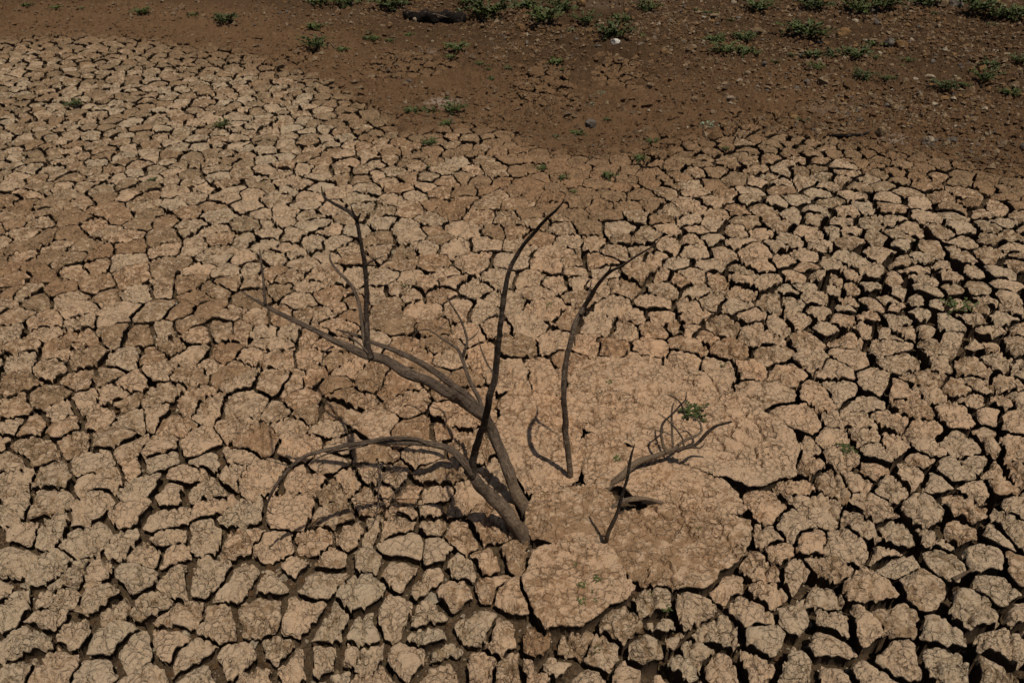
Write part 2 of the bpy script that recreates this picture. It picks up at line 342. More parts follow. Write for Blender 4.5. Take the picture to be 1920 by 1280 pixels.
# ------------------------------------------------------------------ mud plates
TILES = [
 (0,854,3,"70,20 75,120 310,100 545,125 515,20 735,35 800,140 905,15 955,205 1060,90 1130,180 1275,70 1170,20 1450,110 1740,120 1860,195 1860,30 235,255 70,285 450,290 725,320 930,350 1180,270 1350,320 1625,285 1870,310 95,420 265,385 500,450 670,500 920,470 815,540 960,540 1150,460 1360,450 1560,505 1745,470 1870,570 260,590 55,580 30,650 370,650 520,650 750,655 970,670 1145,650 1360,680 1640,610 1540,670 1800,690 290,780 50,850 225,890 510,780 650,870 820,810 1010,850 1250,925 1460,870 1700,870 1860,930 440,970 130,1050 630,1010 720,1090 930,1060 1100,1100 1325,1140 1540,1080 1640,1150 1830,1120 1900,1080 50,1210 300,1180 540,1220 780,1240 1150,1245 1440,1240 1580,1250 1880,1230"),
 (640,854,3,"30,150 180,100 300,100 240,170 150,240 400,190 370,60 500,210 520,80 330,300 480,290 690,230 290,380 160,390 40,420 510,390 690,440 550,515 340,490 840,380 850,440 100,560 300,650 685,610 940,560 830,570 490,710 830,710 980,780 75,780 300,880 645,780 510,860 110,950 730,950 520,1000 890,1030 1120,1010 1290,1030 1470,1090 1560,960 1760,830 1820,930 1740,1080 1860,1050 150,1130 30,1110 390,1110 570,1110 780,1180 960,1200 1090,1190 1210,1150 1900,1170 190,1250 570,1250 1360,1265 1780,1260 40,1240 1650,1250"),
 (1280,854,3,"470,275 690,40 640,130 740,260 850,150 1070,60 1020,140 1160,160 1310,100 1420,130 1340,20 1520,70 1650,15 1080,290 1060,400 1180,410 1400,290 1680,190 1600,270 1810,170 1770,80 1880,100 1900,250 470,450 610,390 520,530 440,590 745,470 910,480 830,610 1150,510 1230,590 1440,480 1590,390 1530,340 1750,580 1480,560 1760,430 1860,400 1890,620 60,680 240,680 640,650 490,750 810,770 1080,740 1340,730 1640,850 1790,735 1900,850 60,850 190,950 390,850 430,1000 630,890 850,920 1060,940 1180,860 1480,970 1820,1060 30,1020 210,1190 60,1220 400,1170 620,1170 840,1060 1220,1090 1540,1180 860,1230 1110,1240 1790,1230 90,1120 1900,1240"),
 (0,427,3,"120,95 220,40 470,90 400,10 730,90 600,20 940,100 920,30 1100,80 1230,50 1350,60 1250,105 1500,20 1480,80 1650,30 1760,75 1890,70 1380,150 1550,150 1610,100 1210,165 1700,180 1860,140 40,230 130,150 270,150 380,170 170,220 90,270 240,270 420,230 560,200 740,240 680,180 950,200 1130,215 1270,230 1420,220 1620,265 1530,240 1840,240 1390,290 1290,300 60,350 160,350 330,330 520,300 590,385 750,360 920,320 1050,300 1120,370 1200,340 1420,380 1580,340 1730,320 1680,400 1860,360 80,480 220,390 380,370 270,500 420,450 450,520 640,480 890,450 1000,460 1170,440 1300,470 1050,520 1450,500 1560,480 1720,460 1820,470 1890,440 40,590 130,650 110,740 240,580 330,620 480,620 590,600 810,590 900,570 1110,580 1220,560 1350,560 1500,570 1640,560 1760,590 1880,550 280,770 320,690 490,700 440,820 700,720 600,800 860,690 980,650 1050,690 910,790 1250,690 1170,750 1500,640 1440,700 1570,720 1720,700 1830,640 1880,740 80,860 270,920 740,840 490,960 630,910 710,960 870,930 1060,800 1070,970 1190,990 1310,790 1370,840 1530,850 1650,860 1780,820 1880,840 70,990 170,1090 40,1100 340,1020 360,1090 560,1050 740,1080 860,1060 990,1100 1370,970 1560,1000 1680,940 1330,1090 1130,1180 1720,1030 1870,1020 1660,1090 1440,1180 1810,1130 170,1230 390,1200 620,1160 720,1240 900,1220 500,1260 270,1250 1180,1270 1700,1200 1330,1260"),
 (1280,427,3,"60,50 170,50 310,70 440,20 590,50 740,15 850,20 940,60 770,100 530,100 400,120 150,200 230,130 340,210 420,185 580,170 690,140 690,210 860,200 940,160 1100,40 1130,130 1240,80 1200,30 1370,150 1430,110 1250,180 1310,230 1480,200 1550,130 1740,140 1760,60 1850,40 1880,100 1620,240 1800,240 1880,200 70,260 210,280 310,270 490,290 650,250 700,310 580,330 770,260 850,330 850,280 960,260 1050,230 950,320 1070,320 1200,270 1200,345 1340,270 1380,340 1520,255 1530,340 1690,330 1840,310 80,350 70,430 160,400 320,350 310,430 380,470 500,400 610,410 760,390 780,450 920,390 920,440 1050,400 1150,380 1330,390 1240,430 1320,470 1430,400 1700,390 1840,380 1640,420 1870,440 1560,420 90,470 230,530 60,560 130,590 550,520 680,510 430,580 800,560 920,500 1020,490 1050,560 1150,580 1220,510 1290,560 1400,570 1530,520 1510,600 1650,500 1820,500 1720,570 1900,560 1650,650 1740,640 1870,640 50,640 260,670 720,620 500,700 650,610 30,740 100,740 210,780 370,770 580,800 720,740 920,700 900,620 850,790 1160,650 1250,740 1450,660 1440,730 1640,780 1790,750 1880,790 1680,880 1830,860 500,900 760,930 910,900 1040,970 1100,860 1250,910 1400,840 1430,910 1280,1000 1540,900 1640,960 1770,960 1900,960 1740,1030 1560,1040 700,1060 870,1080 980,1080 850,1160 1010,1160 1220,1070 1340,1110 1570,1080 1750,1190 1900,1070 1210,1200 660,1220 1370,1230 1590,1230 1080,1250 890,1250 1880,1230"),
 (430,340,3.368,"950,330 740,410 960,430 1070,450 790,480 1180,330 1250,400 1310,360 1420,400 1280,300 1460,280 1530,310 1660,300 1830,310 1600,390 1540,490 1800,500 1840,400 1290,510 1350,570 1080,490 790,570 960,590 1140,590 1250,630 1400,620 1560,660 1320,690 1070,670 930,700 1170,700 1010,770 780,760 760,810 1220,790 1430,760 1580,800 1450,820 1040,900 700,900 940,980 1090,1000 1280,910 1330,1000 1490,920 1690,900 1190,1090 1400,1110 1600,1090 1780,1020 1850,880 730,1150 1280,1190 900,1220 1790,1200 1430,1240 1060,1250 110,60 350,40 490,80 300,100 130,150 350,180 500,200 650,150 120,250 240,250 320,240 400,310 520,260 640,300 70,360 250,320 220,390 540,390 110,470 300,480 400,440"),
 (860,360,3.368,"500,275 620,370 700,290 850,300 990,360 570,460 720,430 880,430 740,490 900,480 1130,350 1060,290 1190,240 1320,330 1340,420 1270,400 1150,480 1280,510 1390,540 1310,570 470,540 600,560 480,610 760,540 870,570 780,650 1040,590 1230,690 980,690 560,720 700,770 1140,760 1250,760 900,810 1050,850 1230,840 470,810 610,930 980,980 1190,960 820,960 1370,830 1440,950 1180,1040 500,1110 620,150 720,120 650,220 820,210 1020,210 1130,140 1290,160 1330,210 1450,160 1090,80 1230,60"),
 (480,640,3.369,"950,360 570,320 1000,540 730,510 1190,540 1300,330 1260,450 1540,390 1500,590 1280,650 720,680 540,650 1080,680"),
]
SLABS = [[(1062,700),(1130,668),(1235,685),(1330,705),(1420,765),(1490,820),(1478,885),(1440,908),(1392,906),(1300,876),(1182,836),(1098,806),(1065,770)],
 [(945,735),(1045,742),(1080,800),(1094,850),(1088,888),(1000,930),(965,900),(925,820)],
 [(1099,812),(1184,842),(1170,905),(1106,926),(1094,850)],
 [(1176,836),(1300,884),(1386,916),(1392,955),(1310,965),(1250,938),(1168,928)],
 [(1160,958),(1240,950),(1300,978),(1395,968),(1398,1015),(1350,1070),(1300,1098),(1220,1090),(1165,1050),(1140,1010)],
 [(992,1032),(1060,1008),(1138,1003),(1170,1058),(1180,1105),(1100,1155),(1010,1160),(1000,1110),(982,1070)],
 [(1000,938),(1062,908),(1092,908),(1140,925),(1152,956),(1128,1002),(1060,1010),(1002,1005),(986,975)]]
def hull(P):
    P = sorted(map(tuple, P)); 
    def half(Q):
        h = []
        for p in Q:
            while len(h) >= 2 and (h[-1][0]-h[-2][0])*(p[1]-h[-2][1])-(h[-1][1]-h[-2][1])*(p[0]-h[-2][0]) <= 0: h.pop()
            h.append(p)
        return h[:-1]
    return np.array(half(P)+half(P[::-1]))
SLW = [hull([at(u, v)[:2] for u, v in S]) for S in SLABS]      # counter-clockwise convex outlines
def slab_gap(p, S):                                            # largest outward distance over the outline's edges, and that edge
    A = S; B = np.roll(S, -1, 0); d = B-A; n = np.stack([d[:, 1], -d[:, 0]], 1)/np.linalg.norm(d, axis=1)[:, None]
    q = ((p-A)*n).sum(1); k = int(np.argmax(q)); return q[k], A[k], n[k]
def make_seeds():
    pts = []; cell = {}; G = .25
    def ok(p, r):
        i, j = int(math.floor(p[0]/G)), int(math.floor(p[1]/G)); k = int(math.ceil(r/G))
        for a in range(i-k, i+k+1):
            for b in range(j-k, j+k+1):
                for q in cell.get((a, b), ()):
                    if (q[0]-p[0])**2+(q[1]-p[1])**2 < r*r: return False
        for S in SLW:
            if slab_gap(np.array(p), S)[0] < r*.38: return False
        return True
    def add(p):
        pts.append(p); cell.setdefault((int(math.floor(p[0]/G)), int(math.floor(p[1]/G))), []).append(p)
    for ox, oy, f, txt in TILES:
        for q in txt.split():
            a, b = q.split(','); p = at(ox+float(a)/f, oy+float(b)/f)
            if ok((p.x, p.y), .085): add((p.x, p.y))
    for k in range(90000):
        y = 1.1+11.9*random.random(); x = (random.random()*2-1)*(.72*math.hypot(y, CAM_H)+.5)
        u, v, _ = proj(x, y)
        if shore_q(x, y) > .6 and not any((x-px_)**2/(a+.3)**2+(y-py_)**2/(b+.3)**2 < 1 for px_, py_, a, b in PW): continue
        traced = 440 < v < 1290 and 0 < u < 1920
        r = (.2 if traced else (.148 if v < 330 else .165))+.03*random.random()
        if ok((x, y), r): add((x, y))
    return np.array(pts)
SEEDS = make_seeds()
kd = kdtree.KDTree(len(SEEDS))
for i, p in enumerate(SEEDS): kd.insert((p[0], p[1], 0), i)
kd.balance()
def clip(poly, a, n):                                          # keep the side with (p-a).n <= 0
    out = []; m = len(poly)
    for i in range(m):
        p, q = poly[i], poly[(i+1) % m]
        dp = (p[0]-a[0])*n[0]+(p[1]-a[1])*n[1]; dq = (q[0]-a[0])*n[0]+(q[1]-a[1])*n[1]
        if dp <= 0: out.append(p)
        if (dp < 0 < dq) or (dq < 0 < dp):
            t = dp/(dp-dq); out.append((p[0]+(q[0]-p[0])*t, p[1]+(q[1]-p[1])*t))
    return out
def pair_w(i, j, x, y, wd, hair):
    a, b = min(i, j), max(i, j); r = random.Random(a*100003+b); dep_q = math.hypot(y, CAM_H)
    q = r.random()
    if q < hair: return max(.0065+.0011*dep_q, wd*(.28+.2*r.random()))
    return wd*(.55+.85*r.random())
def cell_poly(i):
    x, y = SEEDS[i]; wd = float(field(x, y, 0)[0])*.95; dp = float(field(x, y, 1)[0])
    hair = .30-.6*max(0, wd-.016)/.06
    poly = [(x-.5, y-.5), (x+.5, y-.5), (x+.5, y+.5), (x-.5, y+.5)]
    for co, j, d in kd.find_n((x, y, 0), 22):
        if j == i or d > 1.0: continue
        n = ((co[0]-x)/d, (co[1]-y)/d); h = d/2-pair_w(i, j, x, y, wd, hair)/2
        poly = clip(poly, (x+n[0]*h, y+n[1]*h), n)
        if len(poly) < 3: return None
    for S in SLW:
        if abs(S[:, 0].mean()-x) > 1.5 or abs(S[:, 1].mean()-y) > 2.2: continue
        g, a, n = slab_gap(np.array((x, y)), S)
        if g < .5: poly = clip(poly, (a[0]+n[0]*.031, a[1]+n[1]*.031), (-n[0], -n[1]))
        if len(poly) < 3: return None
    return poly
def chaikin(P, r):
    Q = np.roll(P, -1, 0); return np.stack([P*(1-r)+Q*r, P*r+Q*(1-r)], 1).reshape(-1, 2)
def resample(P, s):
    Q = np.vstack([P, P[:1]]); d = np.r_[0, np.cumsum(np.linalg.norm(np.diff(Q, axis=0), axis=1))]
    n = max(12, int(d[-1]/s)); t = np.linspace(0, d[-1], n, endpoint=False)
    return np.stack([np.interp(t, d, Q[:, 0]), np.interp(t, d, Q[:, 1])], 1)
def warp(P):
    x, y = P[:, 0], P[:, 1]
    return P+np.stack([.030*vn(x*6.5, y*6.5, 201)+.011*vn(x*15, y*15, 203)+.007*vn(x*36, y*36, 205)+.0022*vn(x*85, y*85, 207), .030*vn(x*6.5, y*6.5, 202)+.011*vn(x*15, y*15, 204)+.007*vn(x*36, y*36, 206)+.0022*vn(x*85, y*85, 208)], 1)
def inside(P, poly):
    x, y = P[:, 0][:, None], P[:, 1][:, None]; a = poly; b = np.roll(poly, -1, 0)
    c = ((a[:, 1] > y) != (b[:, 1] > y)) & (x < (b[:, 0]-a[:, 0])*(y-a[:, 1])/np.where(b[:, 1] == a[:, 1], 1e-9, b[:, 1]-a[:, 1])+a[:, 0])
    return c.sum(1) % 2 == 1
def top_height(x, y, d, c, R, slab, r):
    """height of the crust: dome, rounded rim, curled flakes, fine cracks"""
    flat = .12 if slab else 1.0
    z = .010*(r.random()-.5)*2*(0.5 if slab else 1)
    tx, ty = (r.random()-.5)*.10, (r.random()-.5)*.10
    if slab: tx = ty = 0; z = .012
    z = z+tx*(x-c[0])+ty*(y-c[1])
    rr = ((x-c[0])**2+(y-c[1])**2)/(R*R)
    z = z-.009*np.clip(rr, 0, 2)*(0.1 if slab else 1)-.008*np.exp(-d/.006)
    wx = x+.012*vn(x*28, y*28, 61); wy = y+.012*vn(x*28, y*28, 62)
    fs = 30. if slab else 21.
    e, a, b, g, ox, oy = worley(wx*fs, wy*fs, 71)
    cov = sstep(-.45, .15, fbm(x*5, y*5, 66))*(.8 if slab else 1)                     # flaky here, smooth there
    z = z+cov*((a-.5)*.010+((b-.5)*ox+(g-.5)*oy)*.030)*(flat*.8+.2)
    z = z-(.024*sstep(.19, .06, e) if not slab else .013*sstep(.17, .07, e))*cov*sstep(-.5, .2, vn(x*13, y*13, 68))
    fm = 8.; wx = x+.03*vn(x*11, y*11, 63)+.010*vn(x*40, y*40, 65); wy = y+.03*vn(x*11, y*11, 64)+.010*vn(x*40, y*40, 67)
    e, a, b, g, ox, oy = worley(wx*fm, wy*fm, 81)
    mk = sstep(-.25 if not slab else .35, .15 if not slab else .6, vn(x*4.3, y*4.3, 83))
    z = z-.036*mk*sstep(.075, .02, e)+(a-.5)*.014*mk*flat
    z = z+(.006 if not slab else .0025)*fbm(x*30, y*30, 85)+(.007 if not slab else .004)*fbm(x*9, y*9, 86)
    return z
LOD = .0021; STAT = []
def build_plate(poly, seed, slab=False):
    r = random.Random(seed); P = np.array(poly)
    area = .5*abs(np.dot(P[:, 0], np.roll(P[:, 1], -1))-np.dot(P[:, 1], np.roll(P[:, 0], -1)))
    if area < .0035: return None
    c = P.mean(0); D = float(dep_of(c[0], c[1])); s = max(.0062, LOD*D) if not slab else .0056
    cu, cv, _ = proj(c[0], c[1])
    if not (-60 < cu < 1980 and -20 < cv < 1340): s *= 2.6
    P = chaikin(P, .07 if not slab else .15)
    if False: P = P+np.stack([.03*vn(P[:, 0]*9, P[:, 1]*9, 211), .03*vn(P[:, 0]*9, P[:, 1]*9, 212)], 1)
    Q = warp(resample(P, s)); c = Q.mean(0); R = math.sqrt(area/math.pi)
    lo, hi = Q.min(0), Q.max(0)
    gx, gy = np.meshgrid(np.arange(lo[0], hi[0], s), np.arange(lo[1], hi[1], s*.87)); gx[1::2] += s/2
    G = np.stack([gx.ravel(), gy.ravel()], 1); G += (rng.random(G.shape)-.5)*s*.35
    G = G[inside(G, Q)]
    if len(G):
        dd = np.sqrt(((G[:, None, :]-Q[None])**2).sum(2)).min(1); G = G[dd > s*.62]
    A = np.vstack([Q, G]); n = len(Q)
    try:
        vo, _, fo, _, _, _ = delaunay_2d_cdt([Vector(p) for p in A.tolist()], [], [list(range(n))], 1, 1e-7)
    except Exception: return None
    if len(fo) < 4: return None
    V2 = np.array([(v.x, v.y) for v in vo]); F = np.array([f[:3] for f in fo])
    a, b, e = V2[F[:, 0]], V2[F[:, 1]], V2[F[:, 2]]
    neg = ((b-a)[:, 0]*(e-a)[:, 1]-(b-a)[:, 1]*(e-a)[:, 0]) < 0; F[neg] = F[neg][:, ::-1]
    nxt = {}
    cnt = set(map(tuple, np.concatenate([F[:, [0, 1]], F[:, [1, 2]], F[:, [2, 0]]]).tolist()))
    for p, q in cnt:
        if (q, p) not in cnt: nxt[p] = q
    st = next(iter(nxt)); loop = [st]; q = nxt[st]
    while q != st and len(loop) < 5000 and q in nxt: loop.append(q); q = nxt[q]
    L = V2[loop]
    d = np.sqrt(((V2[:, None, :]-L[None])**2).sum(2)).min(1) if len(V2)*len(L) < 4e6 else np.concatenate([np.sqrt(((ch[:, None, :]-L[None])**2).sum(2)).min(1) for ch in np.array_split(V2, 20)])
    sh = float(rim(c[0], c[1])[0]); base = float(bank(sh))
    z = base+top_height(V2[:, 0], V2[:, 1], d, c, R, slab, r)
    V3 = np.column_stack([V2, z]); n0 = len(V3); VV = [V3]; FF = [F]; mi = [np.zeros(len(F))]
    t = np.roll(L, -1, 0)-np.roll(L, 1, 0); t /= np.maximum(np.linalg.norm(t, axis=1), 1e-9)[:, None]; out = np.stack([t[:, 1], -t[:, 0]], 1)
    dp = float(field(c[0], c[1], 1)[0])*1.5+.03; m = len(loop)
    prof = [(0, 0, 0), (-.0015, .007, .002), (.009, .020, .006), (.012, .5*dp+.012, .012), (.002, dp, .012)]
    if D > 5: prof = [prof[0], prof[1], (.012, .03, .007), prof[4]]
    zl = z[loop]; ids = []
    for k, (ins, dz, nz) in enumerate(prof):
        j = vn(L[:, 0]*60+k*7.7, L[:, 1]*60, 300+k)*nz+vn(L[:, 0]*17+k*3, L[:, 1]*17, 320+k)*nz
        q = L-out*(ins+np.abs(j)*.8)[:, None] if k else L
        VV.append(np.column_stack([q, zl-dz-(j*.4 if 0 < k < len(prof)-1 else 0)])); ids.append(n0+k*m+np.arange(m))
    for k in range(len(prof)-1):
        u, v = ids[k], ids[k+1]; u2, v2 = np.roll(u, -1), np.roll(v, -1)
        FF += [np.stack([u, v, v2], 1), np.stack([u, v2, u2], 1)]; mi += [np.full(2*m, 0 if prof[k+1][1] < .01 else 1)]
    V = np.vstack(VV); Fa = np.vstack(FF); mi = np.concatenate(mi)
    u, v, _ = proj(V3[:, 0], V3[:, 1], z)
    T = V3[F]; U = np.stack([u, v], 1)[F]
    vis = np.abs((U[:, 1, 0]-U[:, 0, 0])*(U[:, 2, 1]-U[:, 0, 1])-(U[:, 1, 1]-U[:, 0, 1])*(U[:, 2, 0]-U[:, 0, 0]))*.5
    cu = U.mean(1); vis = vis[(cu[:, 0] > 0) & (cu[:, 0] < 1920) & (cu[:, 1] > 0) & (cu[:, 1] < 1280)].sum()
    nj = (r.random()-.5)
    FX, FY = (V[:, 0], V[:, 1]) if slab else (c[:1], c[1:])
    ti = np.clip(field(FX, FY, 2)+nj*.5, 0, 1)+np.zeros(len(V)); du = np.zeros(len(V))+np.clip(field(FX, FY, 3)+(r.random()-.5)*.6+.45*sstep(-1.5, -.1, sh), 0, 1)+.75*sstep(-.55, .35, sh)
    STAT.append((D, len(F), len(Fa)-len(F)))
    return dict(top=(V3, F), V=V, F=Fa, mi=mi, tint=ti, dust_vignette=du, vis=float(vis), c=(float(c[0]), float(c[1])), slab=slab)
plates = []; SHS = shore(SEEDS[:, 0], SEEDS[:, 1])
for i in range(len(SEEDS)):
    if SHS[i] > .16: continue
    pl = cell_poly(i)
    if pl and len(pl) >= 3:
        b = build_plate(pl, i)
        if b: plates.append(b)
for k, S in enumerate(SLW):
    cx = S.mean(0); wd = (-.018, -.018, -.010, -.018, -.018, -.018, -.018)[k]
    b = build_plate([tuple(p) for p in S-(S-cx)/np.linalg.norm(S-cx, axis=1)[:, None]*wd], 9000+k, True)
    if b: plates.append(b)
plates.sort(key=lambda b: -b['vis']-(1e9 if b['slab'] else 0))
TRIS['plates'] = sum(len(b['F']) for b in plates)
def plate_mesh(name, b, off):
    return mesh_np(name, b['V']-np.array(off), b['F'], [M_MUD, M_WALL], b['mi'], {'tint': b['tint'], 'dust_vignette': b['dust_vignette']})
for b in plates[:300]:
    off = (b['c'][0], b['c'][1], 0.0); nm = 'mud_slab' if b['slab'] else 'mud_plate'
    o = link(nm, plate_mesh(nm, b, off), GROUND, off)
rest = plates[300:]
offs = np.cumsum([0]+[len(b['V']) for b in rest[:-1]])
me = mesh_np('mud_plates', np.vstack([b['V'] for b in rest]), np.vstack([b['F']+o_ for b, o_ in zip(rest, offs)]), [M_MUD, M_WALL], np.concatenate([b['mi'] for b in rest]),
             {'tint': np.concatenate([b['tint'] for b in rest]), 'dust_vignette': np.concatenate([b['dust_vignette'] for b in rest])})
o = link('mud_plates', me, GROUND); o['kind'] = 'stuff'; o['label'] = 'smaller and farther plates of cracked dry mud'
print('PLATES', len(plates), 'TRIS', TRIS)

# height lookup over everything laid so far
bpy.context.view_layer.update()
_o = np.cumsum([0]+[len(b['top'][0]) for b in plates[:-1]])
_V = np.vstack([b['top'][0] for b in plates]); _F = np.vstack([b['top'][1]+k for b, k in zip(plates, _o)])
BV = BVHTree.FromPolygons(_V.tolist(), _F.tolist())
_g = GROUND.data; _n = len(_g.vertices); _c = np.empty(_n*3, np.float32); _g.vertices.foreach_get('co', _c)
_l = np.empty(len(_g.loops), np.int32); _g.loops.foreach_get('vertex_index', _l)
BG = BVHTree.FromPolygons(_c.reshape(-1, 3).tolist(), _l.reshape(-1, 4).tolist())
def surf(x, y):
    r = [t.ray_cast(Vector((x, y, 5)), Vector((0, 0, -1)), 20)[0] for t in (BV, BG)]
    zs = [q.z for q in r if q is not None]
    return max(zs) if zs else 0.0
def hit(u, v):
    a = Vector((0, 0, CAM_H)); d = (at(u, v)-a).normalized(); best = None
    for t in (BV, BG):
        q = t.ray_cast(a, d, 60)
        if q[0] is not None and (best is None or q[3] < best[1]): best = (q[0], q[3])
    return best[0] if best else land(u, v)

# ------------------------------------------------------------------ the dead shrub
def spline(P, R, step):
    P = [Vector(p) for p in P]; out = []; n = len(P)
    for i in range(n-1):
        p0 = P[max(i-1, 0)]; p1 = P[i]; p2 = P[i+1]; p3 = P[min(i+2, n-1)]
        k = max(2, int((p2-p1).length/step))
        for j in range(k):
            t = j/k
            q = .5*((2*p1)+(p2-p0)*t+(2*p0-5*p1+4*p2-p3)*t*t+(3*p1-p0-3*p2+p3)*t**3)
            out.append((q, R[i]+(R[i+1]-R[i])*t))
    out.append((P[-1], R[-1])); return out
def tube(name, pts, rad, mat, parent, sides=12, knob=.22, seed=0, origin=None, blunt=True):
    """a tapering, knotty round limb; pts in world metres"""
    S = spline(pts, rad, max(.012, rad[0]*.7)); r = random.Random(seed); V = []; UV = []; F = []
    t0 = (S[1][0]-S[0][0]).normalized(); up = Vector((0, 0, 1)) if abs(t0.z) < .9 else Vector((1, 0, 0))
    nrm = t0.cross(up).normalized(); lenv = 0; ph = r.random()*99
    n = len(S); LN = np.r_[0, np.cumsum([(S[i+1][0]-S[i][0]).length for i in range(n-1)])]; lenv = float(LN[-1])
    kx = vn(LN*9+ph, np.full(n, 1.), 1)+.3*vn(LN*24+ph, np.full(n, 3.), 4); ky = vn(LN*9+ph, np.full(n, 7.), 2)+.3*vn(LN*24+ph, np.full(n, 5.), 5)
    an = 2*math.pi*np.arange(sides)/sides; RR = np.array([q[1] for q in S])
    KN = vn((np.cos(an)[None]*1.6+ph+LN[:, None]*5/(1+RR[:, None]*10)).ravel(), (np.sin(an)[None]*1.6+LN[:, None]*14).ravel(), 3).reshape(n, sides)
    QQ = RR[:, None]*(1+knob*KN+.05*np.sin(an*3+ph)[None])
    for i, (p, rr) in enumerate(S):
        t = (S[min(i+1, n-1)][0]-S[max(i-1, 0)][0]).normalized()
        nrm = (nrm-t*nrm.dot(t)).normalized(); bi = t.cross(nrm)
        p = p+nrm*(rr*.35*float(kx[i]))+bi*(rr*.35*float(ky[i]))
        for k in range(sides):
            q = float(QQ[i, k])
            V.append(p+nrm*(math.cos(an[k])*q)+bi*(math.sin(an[k])*q)); UV.append((k/sides, float(LN[i])))
    for i in range(n-1):
        for k in range(sides):
            a, b = i*sides+k, i*sides+(k+1) % sides; F.append((a, b, b+sides, a+sides))
    V.append(S[0][0]); V.append(S[-1][0]+(S[-1][0]-S[-2][0])*.3); e0, e1 = len(V)-2, len(V)-1
    for k in range(sides):
        F.append((e0, (k+1) % sides, k)); F.append((e1, (n-1)*sides+k, (n-1)*sides+(k+1) % sides))
    org = Vector(origin) if origin is not None else Vector((0, 0, 0))
    me = bpy.data.meshes.new(name); me.from_pydata([v-org for v in V], [], F); me.materials.append(mat)
    uvl = me.uv_layers.new(name='UVMap'); UV += [(0, 0), (0, lenv)]
    for l in me.loops: uvl.data[l.index].uv = UV[l.vertex_index]
    for p in me.polygons: p.use_smooth = True
    o = link(name, me, parent)
    TRIS['wood'] = TRIS.get('wood', 0)+2*len(F)
    return o
RK = .80
def P3(L): return [at(*p[:3]) for p in L]
root = bpy.data.objects.new('dead_shrub', None); COL.objects.link(root); org = at(1030, 965, 0); root.location = org
tag(root, 'bare grey dead shrub with bent branches rising from the cracked mud', 'dead shrub')
def limb(name, L, R, parent, mat=M_WOOD, sides=12, **k):
    # parts of one Empty: geometry is stored relative to the shrub's foot
    return tube(name, P3(L), [q*RK for q in R], mat, parent, sides=sides, seed=len(bpy.data.objects), origin=org, **k)
# leaning main stem to the left
st1 = limb('stem', [(995,985,-.12),(978,940,.02),(957,895,.13),(925,820,.30),(908,785,.42),(870,752,.58),(830,730,.72),(760,695,.84),(690,665,.93),(640,643,1.0),(595,622,1.06),(545,598,1.13),(495,570,1.20),(455,548,1.27)],
     [0.0463,0.0417,0.0386,0.0355,0.0332,0.0317,0.0301,0.0278,0.0247,0.0193,0.0155,0.0131,0.0093,0.0031], root, sides=16)
limb('branch', [(925,815,.30),(893,762,.50),(850,725,.62),(800,688,.73),(745,660,.80),(700,642,.86),(660,626,.92),(630,618,.97)], [0.0161,0.0217,0.0209,0.0194,0.0161,0.0121,0.0081,0.0033], st1)
limb('branch', [(697,672,.92),(690,640,.98),(688,580,1.08),(685,510,1.24),(675,440,1.42),(668,405,1.50)], [0.0188,0.0152,0.0137,0.0123,0.0101,0.0087], st1, M_DWOOD)
limb('branch', [(669,412,1.49),(650,395,1.50),(620,378,1.46),(607,368,1.44),(603,350,1.46)], [.011,.010,.008,.006,.003], st1, M_DWOOD)
limb('branch', [(668,412,1.49),(662,398,1.53),(658,384,1.57)], [.009,.006,.002], st1, M_DWOOD, sides=8)
limb('branch', [(670,412,1.49),(676,400,1.53)], [.008,.003], st1, M_DWOOD, sides=8)
limb('branch', [(685,498,1.27),(700,488,1.29),(722,480,1.30)], [.006,.004,.002], st1, M_DWOOD, sides=7)
limb('branch', [(688,655,.94),(683,635,.97),(678,600,1.02),(670,560,1.08),(655,530,1.12),(635,510,1.15),(620,490,1.18),(619,474,1.21)], [.012,.012,.011,.010,.009,.008,.006,.003], st1)
limb('branch', [(497,571,1.20),(495,545,1.25),(492,510,1.30),(487,468,1.36)], [.008,.008,.007,.004], st1, sides=9)
limb('branch', [(625,650,.98),(610,658,.96),(605,668,.94),(603,690,.90)], [.006,.005,.004,.002], st1, sides=7)
limb('branch', [(690,662,.95),(668,640,.98),(640,622,1.0)], [.006,.005,.002], st1, sides=7)
# forked branch growing back over the crack
k1 = limb('branch', [(912,790,.42),(898,745,.46),(880,712,.52),(866,675,.58),(858,655,.62),(838,640,.66),(815,625,.68),(800,618,.68),(782,622,.66),(770,640,.6)], [0.0136,0.0136,0.0127,0.0110,0.0093,0.0068,0.0059,0.0051,0.0043,0.0026], st1)
limb('branch', [(866,672,.58),(872,655,.64),(876,640,.68),(868,610,.75),(855,585,.82),(842,565,.87),(838,556,.89)], [.010,.009,.008,.007,.006,.005,.003], st1, sides=9)
limb('branch', [(876,640,.68),(888,632,.70),(898,620,.73)], [.005,.004,.002], st1, sides=7)
limb('branch', [(925,700,1.08),(913,680,1.10),(902,655,1.14),(897,635,1.17)], [.005,.005,.004,.002], st1, sides=7)
limb('branch', [(838,560,.88),(862,559,.9),(895,559,.92)], [.004,.003,.002], st1, sides=7)
limb('branch', [(815,624,.68),(830,610,.7),(845,598,.72)], [.004,.003,.0015], st1, sides=7)
